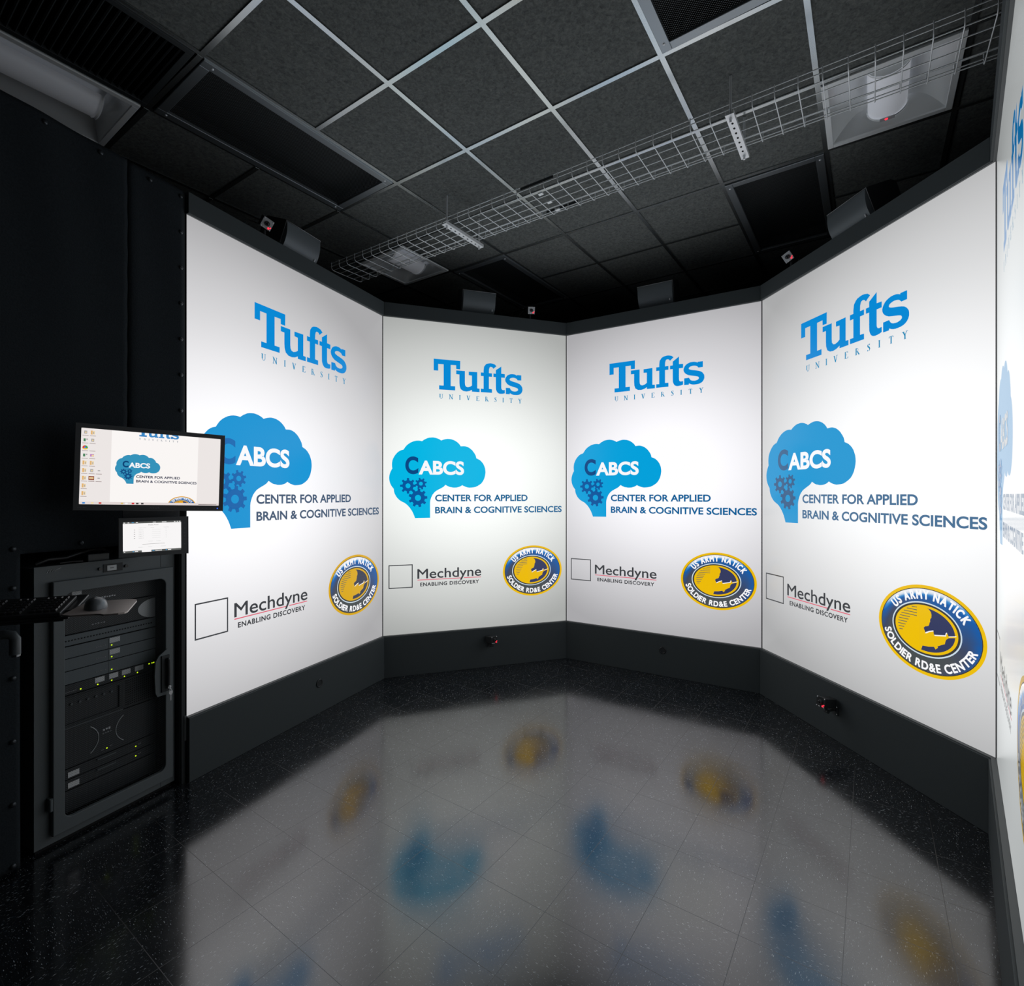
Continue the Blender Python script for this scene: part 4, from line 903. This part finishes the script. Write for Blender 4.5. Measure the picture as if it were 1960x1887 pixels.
def grommet(label, M):
    t = thing('cable_grommet', label, 'grommet', M=M, group='round black grommets in the skirting boards')
    b = MB(); n = 24; R = [(.030, 0), (.030, -.003), (.024, -.006), (.021, -.003)]
    vs = [(r*math.cos(2*PI*k/n), y, r*math.sin(2*PI*k/n)) for r, y in R for k in range(n)]
    b.add(vs, [(j*n+k, j*n+(k+1) % n, (j+1)*n+(k+1) % n, (j+1)*n+k) for j in range(3) for k in range(n)], 0, True); b.build('collar', SATIN, t)
    b = MB(); b.cyl((0, 0, 0), (0, -.0025, 0), .0215, seg=24); b.build('cap', BLACK, t)
grommet('round black grommet in the skirting of the left screen', wallM(0, .945, .0285, .213))
grommet('round black grommet in the skirting of the right of the two middle screens', wallM(2, .921, .0285, .218))

# ------------------------------------------------------------------ wire basket cable tray on two trapeze hangers
TI0, TI1, TZ = 1.525, 2.045, 3.468
TRX = G1.normalized(); TRY = Vector((-G1.y, G1.x)).normalized()
def tp(i, j, z): return grid(i, j, z)
tr = thing('cable_tray', 'long zinc wire basket cable tray hanging below the ceiling', 'cable tray', loc=grid((TI0+TI1)/2, .7, TZ))
inv = Vector(tr.location)
WIRE = pbr('zinc_wire', (246,249,250), .34, metal=.2)
b = MB(); J0, J1 = -2.92, 4.28; r = .0027
for k in range(5):
    i = TI0+.035+(TI1-TI0-.07)*k/4; b.tube([tp(i, J0, TZ+.0075)-inv, tp(i, J1, TZ+.0075)-inv], r, 6)
for i in (TI0+.004, TI1-.004):
    for dz in (.034, .060): b.tube([tp(i, J0, TZ+dz)-inv, tp(i, J1, TZ+dz)-inv], r, 6)
b.build('long_wires', WIRE, tr)
b = MB(); n = int((J1-J0)*.6031/.1)
for k in range(n+1):
    j = J0+.02+k*.1/.6031
    e = .022
    pts = [tp(TI0, j, TZ+.066), tp(TI0, j, TZ+.022), tp(TI0+e*.5, j, TZ+.008), tp(TI0+e*1.6, j, TZ+r), tp(TI1-e*1.6, j, TZ+r), tp(TI1-e*.5, j, TZ+.008), tp(TI1, j, TZ+.022), tp(TI1, j, TZ+.066)]
    b.tube([p-inv for p in pts], r, 6)
b.build('cross_wires', WIRE, tr)
b = MB(); js = .50
for i in (TI0-.004, TI1+.004):
    b.add([tp(i, js-.20, TZ+.040)-inv, tp(i, js+.20, TZ+.040)-inv, tp(i, js+.20, TZ+.056)-inv, tp(i, js-.20, TZ+.056)-inv] + [tp(i+.006, js-.20, TZ+.040)-inv, tp(i+.006, js+.20, TZ+.040)-inv, tp(i+.006, js+.20, TZ+.056)-inv, tp(i+.006, js-.20, TZ+.056)-inv], [(0,1,2,3), (7,6,5,4), (0,4,5,1), (1,5,6,2), (2,6,7,3), (3,7,4,0)])
b.build('splice_bar', BLACK, tr)
for f in (.16, .5, .84):
    c = tp(TI0+(TI1-TI0)*f, js, TZ+.004)-inv; M = Matrix.Translation(c) @ Matrix.Rotation(GANG, 4, 'Z')
    b = MB(); b.box(-.012, .012, -.016, .016, -.004, .006, M=M); b.build('splice_clip', STEEL, tr, bevel=.001)
def hanger(label, i0, i1, j):
    c = grid((i0+i1)/2, j, TZ-.0215); M = Matrix.Translation(c) @ Matrix.Rotation(GANG, 4, 'Z'); t = thing('trapeze_hanger', label, 'hanger', M=M, group='strut hangers holding the cable tray')
    L = (i1-i0)*.6160/2; hw = .0206
    b = MB(); b.box(-L, L, -hw, hw, 0, .002); b.box(-L, L, -hw, -hw+.002, .002, .021); b.box(-L, L, hw-.002, hw, .002, .021)
    b.build('strut_channel', pbr('bright_zinc_strut', (250,251,252), .42, metal=.3), t)
    b = MB()
    for k in range(7):
        x = -L+.075+k*(2*L-.15)/6
        b.poly([(x+.008*math.cos(2*PI*q/12), .0055*math.sin(2*PI*q/12), -.0004) for q in range(12)][::-1])
    b.build('slots', pbr('slot_black', (4,4,4), .9), t)
    for s in (-1, 1):
        x = s*(L-.032); b = MB(); b.cyl((x, 0, -.022), (x, 0, CEIL+.004-c.z), .0060, seg=10); b.build('threaded_rod', STEEL, t)
        b = MB(); b.cyl((x, 0, -.0075), (x, 0, -.0005), .0085, seg=6, smooth=False); b.build('hex_nut', STEEL, t)
hanger('strut hanger under the left half of the cable tray', 1.43, 2.12, -.70)
hanger('strut hanger under the right half of the cable tray', 1.46, 2.12, 2.41)
